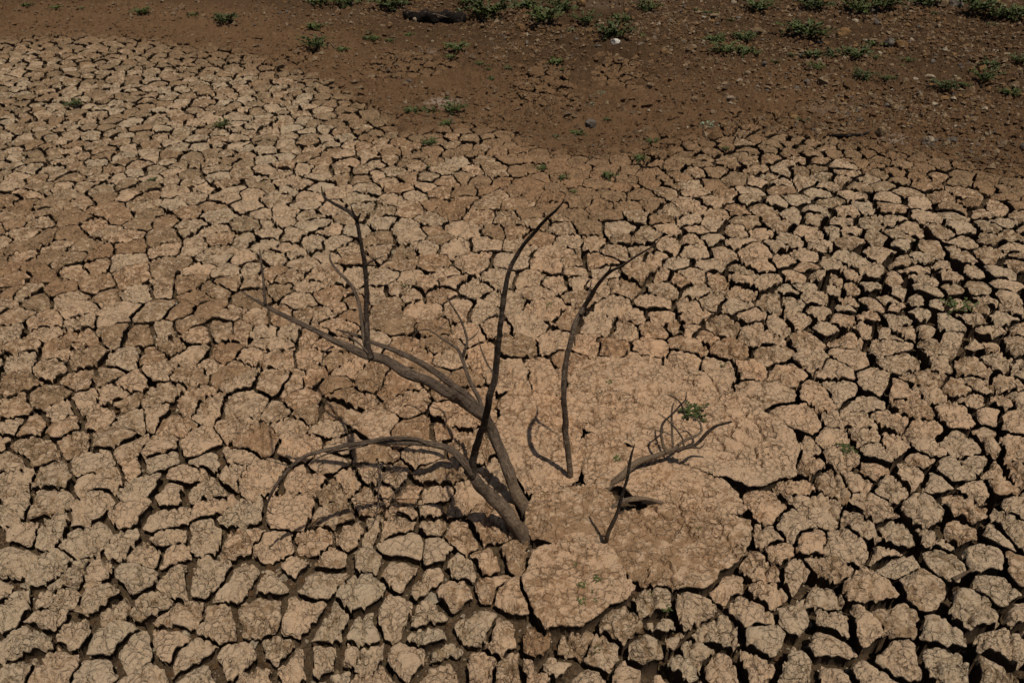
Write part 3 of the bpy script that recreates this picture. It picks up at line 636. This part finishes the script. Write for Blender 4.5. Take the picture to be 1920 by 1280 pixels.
# second stem with fork: tall upright branch and low arching branch
st2 = limb('stem', [(990,1020,-.10),(968,988,.03),(940,950,.15),(908,918,.27),(880,880,.40)], [0.0495,0.0438,0.0400,0.0361,0.0323], root, sides=16)
limb('branch', [(884,890,.38),(890,850,.52),(906,795,.74),(920,745,.95),(931,690,1.08),(940,600,1.31),(950,530,1.46),(970,475,1.58),(1005,432,1.70),(1035,402,1.80),(1055,380,1.86)], [0.0246,0.0205,0.0180,0.0172,0.0156,0.0131,0.0115,0.0098,0.0082,0.0066,0.0025], st2, M_DWOOD, sides=14)
limb('branch', [(944,575,1.36),(941,558,1.40),(937,542,1.44)], [.006,.004,.002], st2, M_DWOOD, sides=7)
limb('branch', [(886,886,.40),(866,862,.47),(835,842,.53),(795,832,.57),(750,828,.58),(700,829,.59),(650,835,.62),(600,845,.65),(565,858,.64),(540,880,.6),(515,912,.53),(502,940,.44),(500,955,.39),(512,963,.36)], [0.0247,0.0218,0.0200,0.0171,0.0152,0.0132,0.0114,0.0099,0.0095,0.0085,0.0076,0.0057,0.0047,0.0029], st2)
limb('branch', [(800,831,.58),(770,822,.60),(720,822,.62),(680,828,.64)], [0.0126,0.0106,0.0084,0.0042], st2, sides=9)
limb('branch', [(690,833,.60),(650,842,.60),(615,850,.59),(590,862,.57),(580,872,.55)], [0.0064,0.0056,0.0048,0.0040,0.0016], st2, sides=8)
limb('branch', [(545,874,.62),(525,868,.62),(500,862,.6)], [.004,.003,.0015], st2, sides=6)
# thin upright stem to the right
st3 = limb('stem', [(1072,925,-.12),(1068,885,.04),(1060,800,.34),(1056,740,.56),(1060,690,.70),(1075,620,.88),(1092,580,.95),(1112,548,1.07),(1137,513,1.21),(1165,498,1.28),(1195,478,1.37),(1225,462,1.44),(1240,445,1.50)], [0.0223,0.0199,0.0184,0.0175,0.0167,0.0159,0.0143,0.0120,0.0096,0.0070,0.0053,0.0037,0.0016], root, sides=14)
limb('branch', [(1088,590,.94),(1098,570,.97),(1105,550,1.01),(1109,526,1.05)], [.011,.009,.006,.003], st3, sides=9)
limb('branch', [(1137,514,1.22),(1143,506,1.26),(1147,494,1.33)], [.008,.006,.003], st3, M_DWOOD, sides=8)
# low branch lying to the right
st4 = limb('stem', [(1125,930,-.05),(1160,895,.03),(1200,866,.07),(1240,850,.09),(1270,842,.11),(1290,838,.14)], [0.0204,0.0213,0.0204,0.0187,0.0161,0.0119], root, sides=14)
limb('branch', [(1270,846,.12),(1285,840,.15),(1300,838,.17),(1312,840,.17)], [.016,.012,.009,.004], st4, M_DWOOD, sides=9)
limb('branch', [(1298,838,.16),(1310,828,.20),(1325,812,.26),(1345,798,.31),(1372,790,.355)], [.010,.011,.011,.010,.006], st4, M_DWOOD, sides=9)
limb('branch', [(1312,840,.17),(1318,836,.19),(1322,828,.22)], [.006,.004,.002], st4, sides=7)
limb('branch', [(1250,848,.10),(1242,830,.14),(1240,805,.19),(1246,790,.22),(1262,775,.26),(1275,760,.30),(1285,750,.32),(1287,735,.35)], [.012,.010,.009,.008,.007,.006,.005,.003], st4, M_DWOOD, sides=9)
limb('branch', [(1262,845,.10),(1260,810,.18),(1260,770,.25),(1264,755,.28)], [.009,.008,.007,.004], st4, sides=8)
limb('branch', [(1284,780,.20),(1278,760,.27),(1268,748,.31),(1252,740,.34)], [.006,.006,.005,.003], st4, M_DWOOD, sides=8)
limb('branch', [(1262,842,.10),(1285,825,.10),(1312,812,.11),(1313,795,.13),(1305,785,.14),(1290,780,.14)], [.012,.010,.009,.007,.006,.004], st4, sides=8)
limb('branch', [(1283,840,.14),(1280,822,.17),(1268,805,.20),(1255,790,.22),(1235,775,.25)], [.007,.007,.006,.005,.003], st4, M_DWOOD, sides=8)
# crooked thin stick standing in the crack
st5 = limb('stem', [(1133,1030,-.10),(1138,1008,.06),(1150,980,.18),(1158,960,.25),(1166,930,.36),(1176,890,.50),(1184,855,.60),(1190,832,.68)], [0.0153,0.0136,0.0127,0.0102,0.0093,0.0085,0.0068,0.0026], root, M_DWOOD, sides=10)
limb('branch', [(1158,962,.25),(1170,958,.26)], [.007,.003], st5, M_DWOOD, sides=7)
limb('branch', [(1180,876,.54),(1176,864,.58)], [.004,.002], st5, M_DWOOD, sides=6)
# broken root arching out of the mound
limb('root', [(1140,975,-.06),(1152,947,.015),(1180,937,.03),(1212,936,.03),(1240,942,.01),(1262,952,-.05)], [.014,.016,.016,.015,.013,.008], root, sides=12, knob=.25)

# ------------------------------------------------------------------ loose sticks, log
def stick(name, L, R, mat, label, cat, lift=None, sides=8, group=None):
    W = []
    for (u, v), r_ in zip(L, R):
        p = hit(u, v); W.append(Vector((p.x, p.y, p.z+r_*.7)))
    o = tube('shape', W, R, mat, None, sides=sides, seed=len(bpy.data.objects), origin=W[0]); o.name = name; o.data.name = name; o.location = W[0]
    return tag(o, label, cat, group)
lg = [hit(757,36), hit(790,40), hit(830,42), hit(874,41)]
LW = [p+Vector((0, 0, .07)) for p in lg]
lo = tube('charred_log', LW, [.035,.075,.085,.07], M_CHAR, None, sides=14, knob=.3, seed=3, origin=lg[0]); lo.location = lg[0]
tag(lo, 'black charred log lying on the stony bank at the top', 'log')
spl = tube('splinter', [LW[0]+Vector((.1, -.09, .06)), LW[1]+Vector((.2, -.10, .05)), LW[2]+Vector((.1, -.11, .02))], [.008,.012,.003], M_WOOD, lo, sides=6, seed=9, origin=lg[0])
stick('curved_stick', [(560,60),(585,66),(605,76),(622,84),(629,92)], [.006,.010,.011,.010,.007], M_DWOOD, 'thin curved dark stick lying between two weeds on the soil rim', 'stick')
stick('dark_stick', [(1546,256),(1580,257),(1612,255),(1638,249)], [.010,.018,.018,.010], M_CHAR, 'straight dark stick lying along the rim of the cracked mud', 'stick')
stick('broken_stick', [(1785,1088),(1800,1080),(1820,1068)], [.012,.010,.004], M_DWOOD, 'short dark broken stick bridging a deep crack at lower right', 'stick')
stick('small_twig', [(1404,1082),(1414,1070),(1424,1056)], [.006,.005,.002], M_DWOOD, 'small dark twig stuck in a crack below the smooth slab', 'twig')
stick('straw', [(1735,672),(1745,679),(1753,686)], [.003,.003,.002], M_PALE, 'single pale straw lying across a crack on the right', 'straw', sides=5)
stick('long_straw', [(1745,320),(1765,316),(1780,308)], [.006,.006,.003], M_WOOD, 'thin straw on the flat mud near the right rim', 'straw', sides=5)
ft = bpy.data.objects.new('fallen_twig', None); COL.objects.link(ft); fo = hit(742, 930); ft.location = fo
tag(ft, 'fine many branched dry twig fallen beside the shadow of the arching branch', 'twig')
def ftw(name, L, R, parent):
    W = []
    for u, v, h in L:
        p = hit(u, v); W.append(Vector((p.x, p.y, max(p.z, -.01)+h)))
    return tube(name, W, R, M_TWIG, parent, sides=5, seed=len(bpy.data.objects), origin=fo)
mt = ftw('main_twig', [(706,872,.03),(712,890,.05),(718,915,.06),(716,940,.05),(712,965,.04),(700,990,.02),(680,1008,.01)], [.003,.0035,.0035,.0035,.003,.002,.0015], ft)
rr_ = random.Random(5)
for k in range(18):
    u0 = 712+rr_.uniform(-3, 6); v0 = rr_.uniform(880, 970); a = rr_.choice([rr_.uniform(-.5, .35), rr_.uniform(2.6, 3.7)]); L_ = rr_.uniform(25, 90) if math.cos(a) > 0 else rr_.uniform(20, 50)
    q = [(u0, v0, .05)]
    for j in (1, 2, 3):
        a += rr_.uniform(-.3, .3); q.append((q[-1][0]+math.cos(a)*L_/3, q[-1][1]+math.sin(a)*L_/3*.7, .05-.01*j+rr_.uniform(0, .03)))
    ftw('side_twig', q, [.0022,.0019,.0015,.001], mt)
    if k % 2 == 0:
        s0 = q[2]; b = a+rr_.choice([-.9, .9]); ftw('side_twig', [s0, (s0[0]+math.cos(b)*14, s0[1]+math.sin(b)*10, .04), (s0[0]+math.cos(b)*26, s0[1]+math.sin(b)*17, .03)], [.0014,.0012,.0008], mt)

# ------------------------------------------------------------------ weeds
def weed_meshes(seed, stems, leaves, spread, height, leafsize, name):
    r = random.Random(seed); LV, LF, SV, SF = [], [], [], []
    for k in range(stems):
        a = 2*math.pi*(k+r.random()*.8)/stems; L = spread*r.uniform(.45, 1.05); h = height*r.uniform(.4, 1.1)
        bend = r.uniform(-.5, .5); pts = []
        for j in range(6):
            t = j/5; aa = a+bend*t
            pts.append(Vector((math.cos(aa)*L*t, math.sin(aa)*L*t, h*(1-(1-t)**2)*.9+.004-.15*L*t*t*r.random())))
        for j in range(5):
            d = (pts[j+1]-pts[j]).normalized(); sd_ = d.cross(Vector((0, 0, 1))).normalized()*.0022; u_ = Vector((0, 0, .0022)); b = len(SV)
            for p in (pts[j], pts[j+1]): SV.extend([p+sd_, p-sd_*.5+u_, p-sd_*.5-u_])
            for m in range(3): SF.append((b+m, b+(m+1) % 3, b+3+(m+1) % 3, b+3+m))
        for j in range(leaves):
            t = .15+.85*(j+r.random())/leaves; f = t*5; i = min(4, int(f)); p = pts[i].lerp(pts[i+1], f-i)
            al = a+bend*t+r.choice([-1, 1])*r.uniform(.4, 1.5); el = r.uniform(-.25, .9); s_ = leafsize*r.uniform(.6, 1.25)*(1.1-.4*t)
            d = Vector((math.cos(al)*math.cos(el), math.sin(al)*math.cos(el), math.sin(el))); w_ = d.cross(Vector((r.uniform(-.4, .4), r.uniform(-.4, .4), 1))).normalized()*s_*.30; n_ = w_.cross(d).normalized()*s_*.10
            b = len(LV); LV += [p, p+d*s_*.35+w_+n_, p+d*s_*.7+w_*.75+n_, p+d*s_, p+d*s_*.7-w_*.75+n_, p+d*s_*.35-w_+n_, p+d*s_*.5]
            LF += [(b, b+6, b+1), (b+1, b+6, b+2), (b+2, b+6, b+3), (b+3, b+6, b+4), (b+4, b+6, b+5), (b+5, b+6, b)]
    ml = bpy.data.meshes.new(name+'_foliage'); ml.from_pydata(LV, [], LF); ms = bpy.data.meshes.new(name+'_stem'); ms.from_pydata(SV, [], SF); ms.materials.append(M_STEM)
    return ml, ms
KINDS = {}
for kn, args, mat in [('bushy', (1, 18, 24, .5, .26, .085), M_LEAF), ('bushy2', (2, 17, 24, .5, .32, .08), M_LEAF), ('low', (3, 13, 14, .5, .15, .12), M_LEAF), ('straggly', (4, 9, 13, .5, .10, .085), M_LEAF), ('tiny', (5, 7, 5, .5, .22, .22), M_LEAF), ('grey', (6, 12, 12, .5, .10, .10), M_LEAFG)]:
    ml, ms = weed_meshes(*args, kn); ml.materials.append(mat); KINDS[kn] = (ml, ms)
WEEDS = [
 (735,8,64,'bushy','dense green weed at the top edge, left of the charred log'),(645,4,56,'bushy2','dark green weed patch at the top edge, farther left of the log'),(598,2,42,'low','green weed at the top edge, last before the bare left corner'),
 (425,40,40,'bushy','lone bushy green weed on the rim above the left mud'),(590,84,48,'bushy2','rounded green weed just left of the thin curved stick'),(642,90,28,'low','small weed at the lower end of the curved stick'),
 (50,9,24,'low','faint green weed nearest the top left corner'),(105,13,24,'low','small faint weed second from the top left corner'),(156,14,18,'low','tiny faint weed third from the top left corner'),
 (265,20,32,'low','dull green weed in the loose soil between the left corner and the lone bushy weed'),(362,27,24,'low','small dark weed just left of the lone bushy weed'),(590,50,34,'low','dull weed above the curved stick'),
 (690,70,22,'low','small weed left of the white speckled soil, leftmost of three'),(730,74,20,'low','small weed in the soil step, middle of three'),(766,64,24,'low','small weed in the soil step, right of three, below the log'),
 (858,92,38,'bushy','dark weed with deep shade below the right end of the log'),(925,146,26,'low','small weed on the bare soil right of the cracked brown patch'),(952,127,26,'low','pale green weed on pebbly soil, upper of two'),(900,118,20,'low','thin pale weed on pebbly soil left of its neighbours'),
 (915,26,76,'bushy2','wide green weed touching the right end of the charred log'),(880,6,50,'bushy','green weed at the top edge above the charred log'),(985,8,50,'low','green weed at the top edge right of the log'),
 (1022,36,66,'bushy','big weed patch on the stones right of the log, left half'),(1052,14,50,'bushy2','weed at the top edge behind the big patch'),(1095,40,48,'bushy2','upright green weed right of the big patch'),(1150,66,62,'bushy','low green weed among stones beside the white stone'),
 (1165,34,40,'low','small round weed above the one beside the white stone'),(1212,17,44,'bushy2','green weed near the top edge, centre right'),(1206,66,26,'low','little weed just right of the white stone'),(1045,116,34,'low','dark weed in a hollow below the big patch'),
 (1328,24,26,'low','small weed near the top, left of the upright tuft'),(1420,14,52,'bushy','upright green tuft at the top edge, right of centre'),(1525,9,64,'bushy2','green tuft at the top edge, next right of the upright one'),(1510,59,76,'bushy','broad bright weed on gravel below the second tuft'),
 (1605,16,66,'bushy2','wide weed bank at the top edge, left end'),(1655,8,66,'bushy','wide weed bank at the top edge, right end'),(1735,2,56,'low','weed at the very top edge left of the grey boulder'),(1830,16,66,'bushy','weed bank at the top right, left end beside the grey boulder'),(1868,26,60,'bushy2','weed bank at the top right, middle'),(1905,30,50,'bushy','weed bank at the top right, touching the frame'),
 (1340,72,40,'low','thin weed at the left of the leggy gravel patch'),(1360,92,48,'bushy2','leggy weed in gravel, lower left of its patch'),(1395,70,48,'bushy','leggy weed in gravel, top of its patch'),(1398,96,42,'low','leggy weed in gravel, lower right of its patch'),
 (1455,113,30,'low','small pale weed alone on the reddish gravel'),(1527,100,34,'low','small weed on gravel, upper of a pair'),(1530,126,32,'bushy2','small weed on gravel, lower of a pair'),(1568,98,40,'low','spreading weed on gravel, left of a trio'),(1605,104,46,'bushy','dark weed on gravel, middle of a trio'),(1617,141,40,'bushy2','round weed on gravel, lowest of a trio'),
 (1640,80,32,'low','pale weed on gravel above the trio'),(1700,110,28,'low','small weed between stones, right of the trio'),(1675,146,22,'low','tiny weed between stones, below right of the trio'),(1770,164,40,'bushy','round weed beside a stone, left of the right hand cluster'),(1843,148,50,'bushy2','largest weed of the right hand gravel cluster'),(1858,118,34,'low','small weed above the largest of the right cluster'),
 (1808,158,24,'low','tiny weed left of the largest in the right cluster'),(1895,174,42,'bushy','dark weed at the right frame edge on gravel'),(1912,112,38,'bushy2','dark weed at the right frame edge, higher up'),(1835,105,22,'low','faint tiny weed at the upper right gravel'),
 (1325,230,42,'grey','pale grey green weed on the reddish mud tongue, right'),(1223,263,28,'low','low green weed on reddish mud above the cracked rim'),(1200,295,32,'low','low green weed on reddish mud, nearest the cracked rim'),(1140,327,34,'low','green weed at the right edge of the smooth mud tongue'),(1082,247,32,'low','flat green weed beside the round dark stone'),
 (1043,254,22,'low','small weed left of the round dark stone'),(1015,313,22,'low','small weed on the smooth mud tongue, upper left'),(1057,331,24,'low','small weed in the middle of the smooth mud tongue'),(1075,358,14,'tiny','tiny sprout at the bottom of the smooth mud tongue'),
 (850,204,46,'bushy','dark green weed at the front of the white salty patch'),(772,204,36,'low','dull weed left of the white salty patch'),(805,206,36,'low','dull weed at the left foot of the white salty patch'),(836,229,30,'low','faint weed below the white salty patch'),(838,184,14,'tiny','tiny sprout on top of the white salty patch'),(806,265,28,'low','flat green weed on a brown plate below the salty patch'),(805,311,22,'low','small weed in a crack below the flat green one'),
 (416,233,38,'bushy2','dark bushy weed in the cracks at upper left'),(138,193,34,'low','faint green weed in the cracks at far upper left'),(1505,222,24,'low','small green weed on the gravel rim right of centre'),(1126,172,26,'grey','grey tuft lying on the brown soil, upper of two'),(1108,193,22,'grey','grey tuft lying on the brown soil, lower of two'),(912,190,9,'tiny','tiny pale sprout on bare brown soil right of the salty patch'),
 (1140,222,20,'low','thin weed on the bare soil right of the round dark stone'),(285,335,20,'low','thin grass tuft in a crack at left'),(495,334,24,'low','thin grass tuft in a crack left of the shrub top'),(1360,277,18,'low','small weed in the dark rim cracks right of centre'),
 (918,531,36,'bushy2','bright green sprig rising from a crack left of the tall upright branch'),(1797,568,74,'straggly','straggly green weed sprawling over plates at the right'),(1588,836,44,'straggly','yellowish weed growing in a crack right of the smooth slab'),(1297,768,56,'low','green weed on the smooth slab behind the low branch'),
 (1142,715,13,'tiny','tiny sprout high on the smooth slab'),(1157,858,16,'tiny','tiny green sprout between the thin stem and the low branch'),(978,408,28,'low','dark small weed in a crack near the tall branch tip'),(1355,682,14,'tiny','tiny sprout on a plate above the smooth slab'),
 (1120,1084,18,'tiny','little sprout on the front slab, uppermost'),(1091,1094,17,'tiny','little sprout on the front slab, leftmost'),(1114,1107,12,'tiny','little sprout on the front slab, middle'),(1092,1125,18,'tiny','little sprout on the front slab, lower left'),(1116,1124,11,'tiny','little sprout on the front slab, lower right'),(1250,1138,22,'tiny','bright green sprout on a plate right of the front slab'),(1216,1112,14,'tiny','faint sprout at the corner of the plate right of the front slab'),
 (1310,990,11,'tiny','tiny sprout on the right hand smooth slab'),(1120,1212,22,'straggly','dull green tuft on a plate below the front slab'),(1080,1057,10,'tiny','tiny yellow sprout at the top of the front slab'),(1024,521,10,'tiny','tiny sprout on a plate behind the thin upright stem'),(1030,570,12,'tiny','tiny sprout on a plate left of the thin upright stem'),(758,533,14,'straggly','tiny grass blade tuft on a plate right of the left upright branch'),(1613,735,14,'straggly','tiny tuft on a plate right of the smooth slab'),
]
for i, (u, v, wpx, kn, lab) in enumerate(WEEDS):
    p = hit(u, v+wpx*.12); ml, ms = KINDS[kn]; D = p.y*CP-(p.z-CAM_H)*SP; sz = wpx*D/FPX*(1.22 if v < 170 and wpx > 30 else 1)
    e = bpy.data.objects.new('weed', None); COL.objects.link(e); e.location = (p.x, p.y, p.z-.004); e.rotation_euler = (0, 0, random.random()*6.28); e.scale = (sz*1.28*random.uniform(.85, 1.15), sz*1.28*random.uniform(.85, 1.15), sz*1.15*random.uniform(.8, 1.3))
    tag(e, lab, 'weed', 'weeds on the dry shore and in the cracks')
    for nm, me_ in (('foliage', ml), ('stem', ms)): link(nm, me_, e)
    TRIS['weeds'] = TRIS.get('weeds', 0)+len(ml.polygons)+2*len(ms.polygons)

r_ = random.Random(31); big_w = [q for q in WEEDS if q[1] < 160 and q[0] > 560]
for k in range(34):                                            # small tufts seeded round the bigger weeds of the bank
    u0, v0, w0 = r_.choice(big_w)[:3]; a_ = r_.uniform(0, 6.28); d_ = w0*r_.uniform(.6, 1.6); u = u0+math.cos(a_)*d_; v = v0+math.sin(a_)*d_*.4
    if v < 1 or u > 1915: continue
    p = hit(u, v); ml, ms = KINDS[r_.choice(['low', 'low', 'straggly', 'bushy2'])]; sz = r_.uniform(12, 26)*(p.y*CP-(p.z-CAM_H)*SP)/FPX
    e = bpy.data.objects.new('weed_tuft', None); COL.objects.link(e); e.location = (p.x, p.y, p.z-.004); e.rotation_euler = (0, 0, r_.random()*6.28); e.scale = (sz*1.25, sz*1.25, sz*1.1)
    zn = 'near the charred log' if u < 960 else 'near the white stone' if u < 1280 else 'near the leggy weeds' if u < 1480 else 'near the weed trio' if u < 1700 else 'near the right hand weeds'
    tag(e, 'small olive tuft beside a bigger weed %s%s' % (zn, ', by the top edge' if v < 50 else ', lower on the bank'), 'weed', 'small tufts on the stony bank')
    for nm, me_ in (('foliage', ml), ('stem', ms)): link(nm, me_, e)

# ------------------------------------------------------------------ stones and gravel
ICO_V = None
def ico(sub=1):
    t = (1+5**.5)/2
    V = [(-1,t,0),(1,t,0),(-1,-t,0),(1,-t,0),(0,-1,t),(0,1,t),(0,-1,-t),(0,1,-t),(t,0,-1),(t,0,1),(-t,0,-1),(-t,0,1)]
    F = [(0,11,5),(0,5,1),(0,1,7),(0,7,10),(0,10,11),(1,5,9),(5,11,4),(11,10,2),(10,7,6),(7,1,8),(3,9,4),(3,4,2),(3,2,6),(3,6,8),(3,8,9),(4,9,5),(2,4,11),(6,2,10),(8,6,7),(9,8,1)]
    V = [Vector(v).normalized() for v in V]
    for _ in range(sub):
        c = {}; G = []
        def mid(a, b):
            k = (min(a, b), max(a, b))
            if k not in c: V.append(((V[a]+V[b])/2).normalized()); c[k] = len(V)-1
            return c[k]
        for a, b, d in F:
            x, y, z = mid(a, b), mid(b, d), mid(d, a); G += [(a, x, z), (b, y, x), (d, z, y), (x, y, z)]
        F = G
    return np.array([tuple(v) for v in V]), np.array(F)
I0, I1, I2 = ico(0), ico(1), ico(2)
def rock_verts(base, r, blocky=.5):
    """facetted lump: unit ball cut by random planes"""
    V = base.copy()
    for k in range(9):
        n = np.array([r.gauss(0, 1), r.gauss(0, 1), r.gauss(0, 1)]); n /= np.linalg.norm(n); h = r.uniform(.55, .85)
        d = V@n; V = V-np.maximum(d-h, 0)[:, None]*n*(blocky+.45)
    return V+np.array([[r.gauss(0, .03) for _ in range(3)] for _ in V])
def rock(name, u, v, wpx, asp, mat, label, sub=I2, tall=.7, group=None, blocky=.5):
    r = random.Random(u*31+v); p = hit(u, v+wpx*.2*tall); D = p.y*CP-(p.z-CAM_H)*SP; sz = wpx*D/FPX/2*1.15
    V = rock_verts(sub[0], r, blocky)*np.array([sz, sz*asp, sz*tall]); me_ = mesh_np(name, V, sub[1], [mat], smooth=False)
    o_ = link(name, me_, None, (p.x, p.y, p.z+sz*tall*.45)); o_.rotation_euler = (0, 0, r.uniform(-.5, .5)); TRIS['rocks'] = TRIS.get('rocks', 0)+len(sub[1])
    return tag(o_, label, 'stone', group)
ROCKS = [(1740,267,22,.8,M_PALE,.95,'pale squared block of stone on the rim of the mud at right'),(1784,264,20,.8,M_GREY,.6,'dark grey lumpy stone right of the pale squared block'),(1650,250,18,.9,M_STONE,1.1,'upright brown block at a crack left of the pale squared stone'),
 (1108,233,20,.9,M_GREY,.85,'dark rounded stone on the bare reddish mud'),(1302,187,13,.9,M_STONE,.8,'small grey brown stone above the mud tongue'),(1370,185,17,.6,M_PALE,.5,'flat pale stone on the reddish rim'),(766,153,12,.7,M_GREY,.6,'small flat grey stone on the brown soil above the salty patch'),
 (1742,146,18,.6,M_PALE,.6,'light tan stone left of the right hand weeds'),(1752,196,12,.8,M_PALE,.6,'small pale angular stone on red soil at right'),(1770,186,20,.6,M_OCHRE,.5,'brown slab of stone on red soil beside the small pale one'),(1852,196,16,.7,M_OCHRE,.7,'dark ochre stone below the right hand weed cluster'),
 (1645,925,15,.7,M_WHITE,.6,'small white stone lying on a mud plate at right'),(1154,80,20,.8,M_WHITE,.7,'whitish stone among the weeds of the bank'),(976,53,15,.9,M_OCHRE,.9,'ochre stone right of the charred log'),(1422,60,32,.35,M_STONE,.4,'long pale flat stone below the upright tuft'),
 (1792,10,28,.7,M_GREY,.8,'grey boulder at the top edge between weed banks'),(1766,8,22,.8,M_STONE,.9,'brown stone left of the grey boulder'),(1870,8,16,.8,M_OCHRE,.8,'orange brown stone above the top right weed bank'),(1220,162,14,.9,M_STONE,.9,'brown stone at the end of the soil cracks'),(1200,248,12,.8,M_STONE,.7,'small brown stone on the reddish mud below the cracks'),
 (1688,85,22,.7,M_OCHRE,.7,'reddish brown stone on the gravel slope'),(1579,63,28,.6,M_OCHRE,.6,'rusty flat stone right of the broad bright weed'),(1665,80,20,.8,M_GREY,.8,'dark stone left of the reddish brown one'),(1840,130,16,.9,M_OCHRE,.9,'ochre stone beside the largest right hand weed'),(1900,162,18,.9,M_STONE,.9,'brown stone against the right frame edge'),
 (1296,92,18,.8,M_STONE,.8,'brown stone left of the leggy weed patch'),(1090,7,16,.8,M_OCHRE,.9,'orange stone at the very top of the bank'),(1340,32,20,.7,M_STONE,.7,'brown stone below the top edge right of centre')]
for u, v, wpx, asp, mat, tall, lab in ROCKS: rock('stone', u, v, wpx, asp, mat, lab, tall=tall)
def dens(u, v):
    d = 0
    for cu, cv, ru, rv, k in [(1650,60,420,120,1.),(1300,60,260,80,1.),(1050,60,220,60,.85),(1700,190,260,70,1.),(1880,260,160,50,.8),(1450,170,200,40,.65),(760,30,260,40,.6),(900,80,120,40,.45),(1600,235,160,22,.9),(400,30,300,26,.25)]:
        d = max(d, k*max(0, 1.25-math.hypot((u-cu)/ru, (v-cv)/rv)))
    return min(1, d)
r_ = random.Random(77); n = 0
PEB = [rock_verts(I1[0], random.Random(400+k), .5)*np.array([1, .8, .62]) for k in range(6)]
PM = [[mesh_np('pebble', V_, I1[1], [m_], smooth=False) for V_ in PEB] for m_ in (M_STONE, M_OCHRE, M_PALE, M_GREY)]
while n < 170:
    u, v = r_.uniform(620, 1920), r_.uniform(2, 290)
    if r_.random() > dens(u, v): continue
    p = land(u, v)
    if shore_q(p.x, p.y) < .25: continue
    z = surf(p.x, p.y); D = p.y*CP-(z-CAM_H)*SP; sz = r_.uniform(7, 15)*D/FPX/2
    k = r_.choice([0, 0, 0, 0, 1, 1, 2, 3]); o = link('pebble', PM[k][r_.randrange(6)], None, (p.x, p.y, z+sz*.25)); o.scale = (sz, sz, sz*r_.uniform(.7, 1.2)); o.rotation_euler = (r_.uniform(-.4, .4), r_.uniform(-.4, .4), r_.uniform(0, 6.28))
    wd_ = ('brown', 'ochre', 'pale', 'dark grey')[k]; big = 'larger' if sz*FPX/D > 5.5 else 'small'
    zn = 'near the charred log' if u < 900 else 'near the white stone' if u < 1300 else 'near the leggy weeds' if u < 1560 else 'near the weed trio' if u < 1720 else 'near the right hand weeds'
    zn += ', by the top edge' if v < 60 else ', halfway down the bank' if v < 150 else ', by the cracked rim'
    tag(o, '%s %s pebble in the gravel %s' % (big, wd_, zn), 'pebble', 'loose pebbles on the gravel bank'); n += 1
def scatter(name, count, region, size, variants, mats, label, place, seed):
    r = random.Random(seed); VV, FF, MI = [], [], []; off = 0; n = 0; tries = 0
    while n < count and tries < count*30:
        tries += 1; q = place(r)
        if q is None: continue
        x, y, z, s = q; V_, F_ = variants[r.randrange(len(variants))]
        a = r.uniform(0, 6.28); c_, s_ = math.cos(a), math.sin(a); t = r.uniform(-.5, .5); ct, st_ = math.cos(t), math.sin(t)
        Rm = np.array([[c_, -s_, 0], [s_, c_, 0], [0, 0, 1]])@np.array([[1, 0, 0], [0, ct, -st_], [0, st_, ct]])
        W = (V_*np.array([s*r.uniform(.7, 1.2), s*r.uniform(.7, 1.2), s*r.uniform(.5, 1.0)]))@Rm.T+np.array([x, y, z+s*.2])
        VV.append(W); FF.append(F_+off); MI.append(np.full(len(F_), r.choices(range(len(mats)), [m[1] for m in mats])[0])); off += len(W); n += 1
    me_ = mesh_np(name, np.vstack(VV), np.vstack(FF), [m[0] for m in mats], np.concatenate(MI), smooth=False); TRIS[name] = sum(map(len, FF))
    o_ = link(name, me_); o_['kind'] = 'stuff'; tag(o_, label, name.replace('_', ' ')); return o_
O8 = (np.array([(1,0,0),(-1,0,0),(0,1,0),(0,-1,0),(0,0,1),(0,0,-1)], float), np.array([(0,2,4),(2,1,4),(1,3,4),(3,0,4),(2,0,5),(1,2,5),(3,1,5),(0,3,5)]))
VAR8 = [(O8[0]*np.array([random.Random(600+k*7+j).uniform(.6, 1.2) for j in range(18)]).reshape(6, 3), O8[1]) for k in range(8)]
VAR = [(rock_verts(I0[0], random.Random(500+k), .4)*np.array([1, .8, .65]), I0[1]) for k in range(8)]
def place_gravel(r):
    u, v = r.uniform(-60, 1990), 330*r.random()**1.25-12
    if r.random() > dens(u, v)+.02: return None
    p = land(u, v); s = shore_q(p.x, p.y)
    if s < .05 or (math.sin(p.x*2.1+p.y*.7)+math.sin(p.y*2.9-p.x*.9) < -.6 and r.random() < .75): return None
    D = p.y; return p.x, p.y, surf(p.x, p.y), min(.05, .010+.014*r.expovariate(1.3))
scatter('gravel', 17000, None, None, VAR8+VAR[:3], [(M_STONE, 6), (M_OCHRE, 1.4), (M_PALE, .35), (M_GREY, .8), (M_SOIL, 9)], 'brown gravel and stone chips covering the bank', place_gravel, 21)
def place_crumb(r):
    y = 1.3+8.5*r.random()**2.0; x = (r.random()*2-1)*(.66*math.hypot(y, CAM_H)+.2)
    if shore_q(x, y) > .3: return None
    q = BV.ray_cast(Vector((x, y, 5)), Vector((0, 0, -1)), 20)[0]
    if q is not None: return None
    z = surf(x, y)
    return x, y, z, .005+.007*r.expovariate(1.3)
scatter('soil_crumbs', 20000, None, None, VAR8, [(M_WALL, 3), (M_SOIL, 2), (M_STONE, .8), (M_PALE, 1.)], 'loose brown soil crumbs in the cracks and on the plates', place_crumb, 22)
def place_clod(r):
    u, v = r.uniform(-40, 1960), 340*r.random()-8
    p = land(u, v); s = shore_q(p.x, p.y)
    if s < -.15 or (s > .5 and math.sin(p.x*3.1+1)+math.sin(p.y*4.3+p.x) < -.4): return None
    return p.x, p.y, surf(p.x, p.y), .008+.012*r.expovariate(1.2)
scatter('soil_clods', 14000, None, None, VAR8, [(M_SOIL, 7), (M_STONE, 2), (M_WALL, 2)], 'small brown soil clods lying over the shore', place_clod, 23)
print('TRIS', TRIS, sum(TRIS.values()))
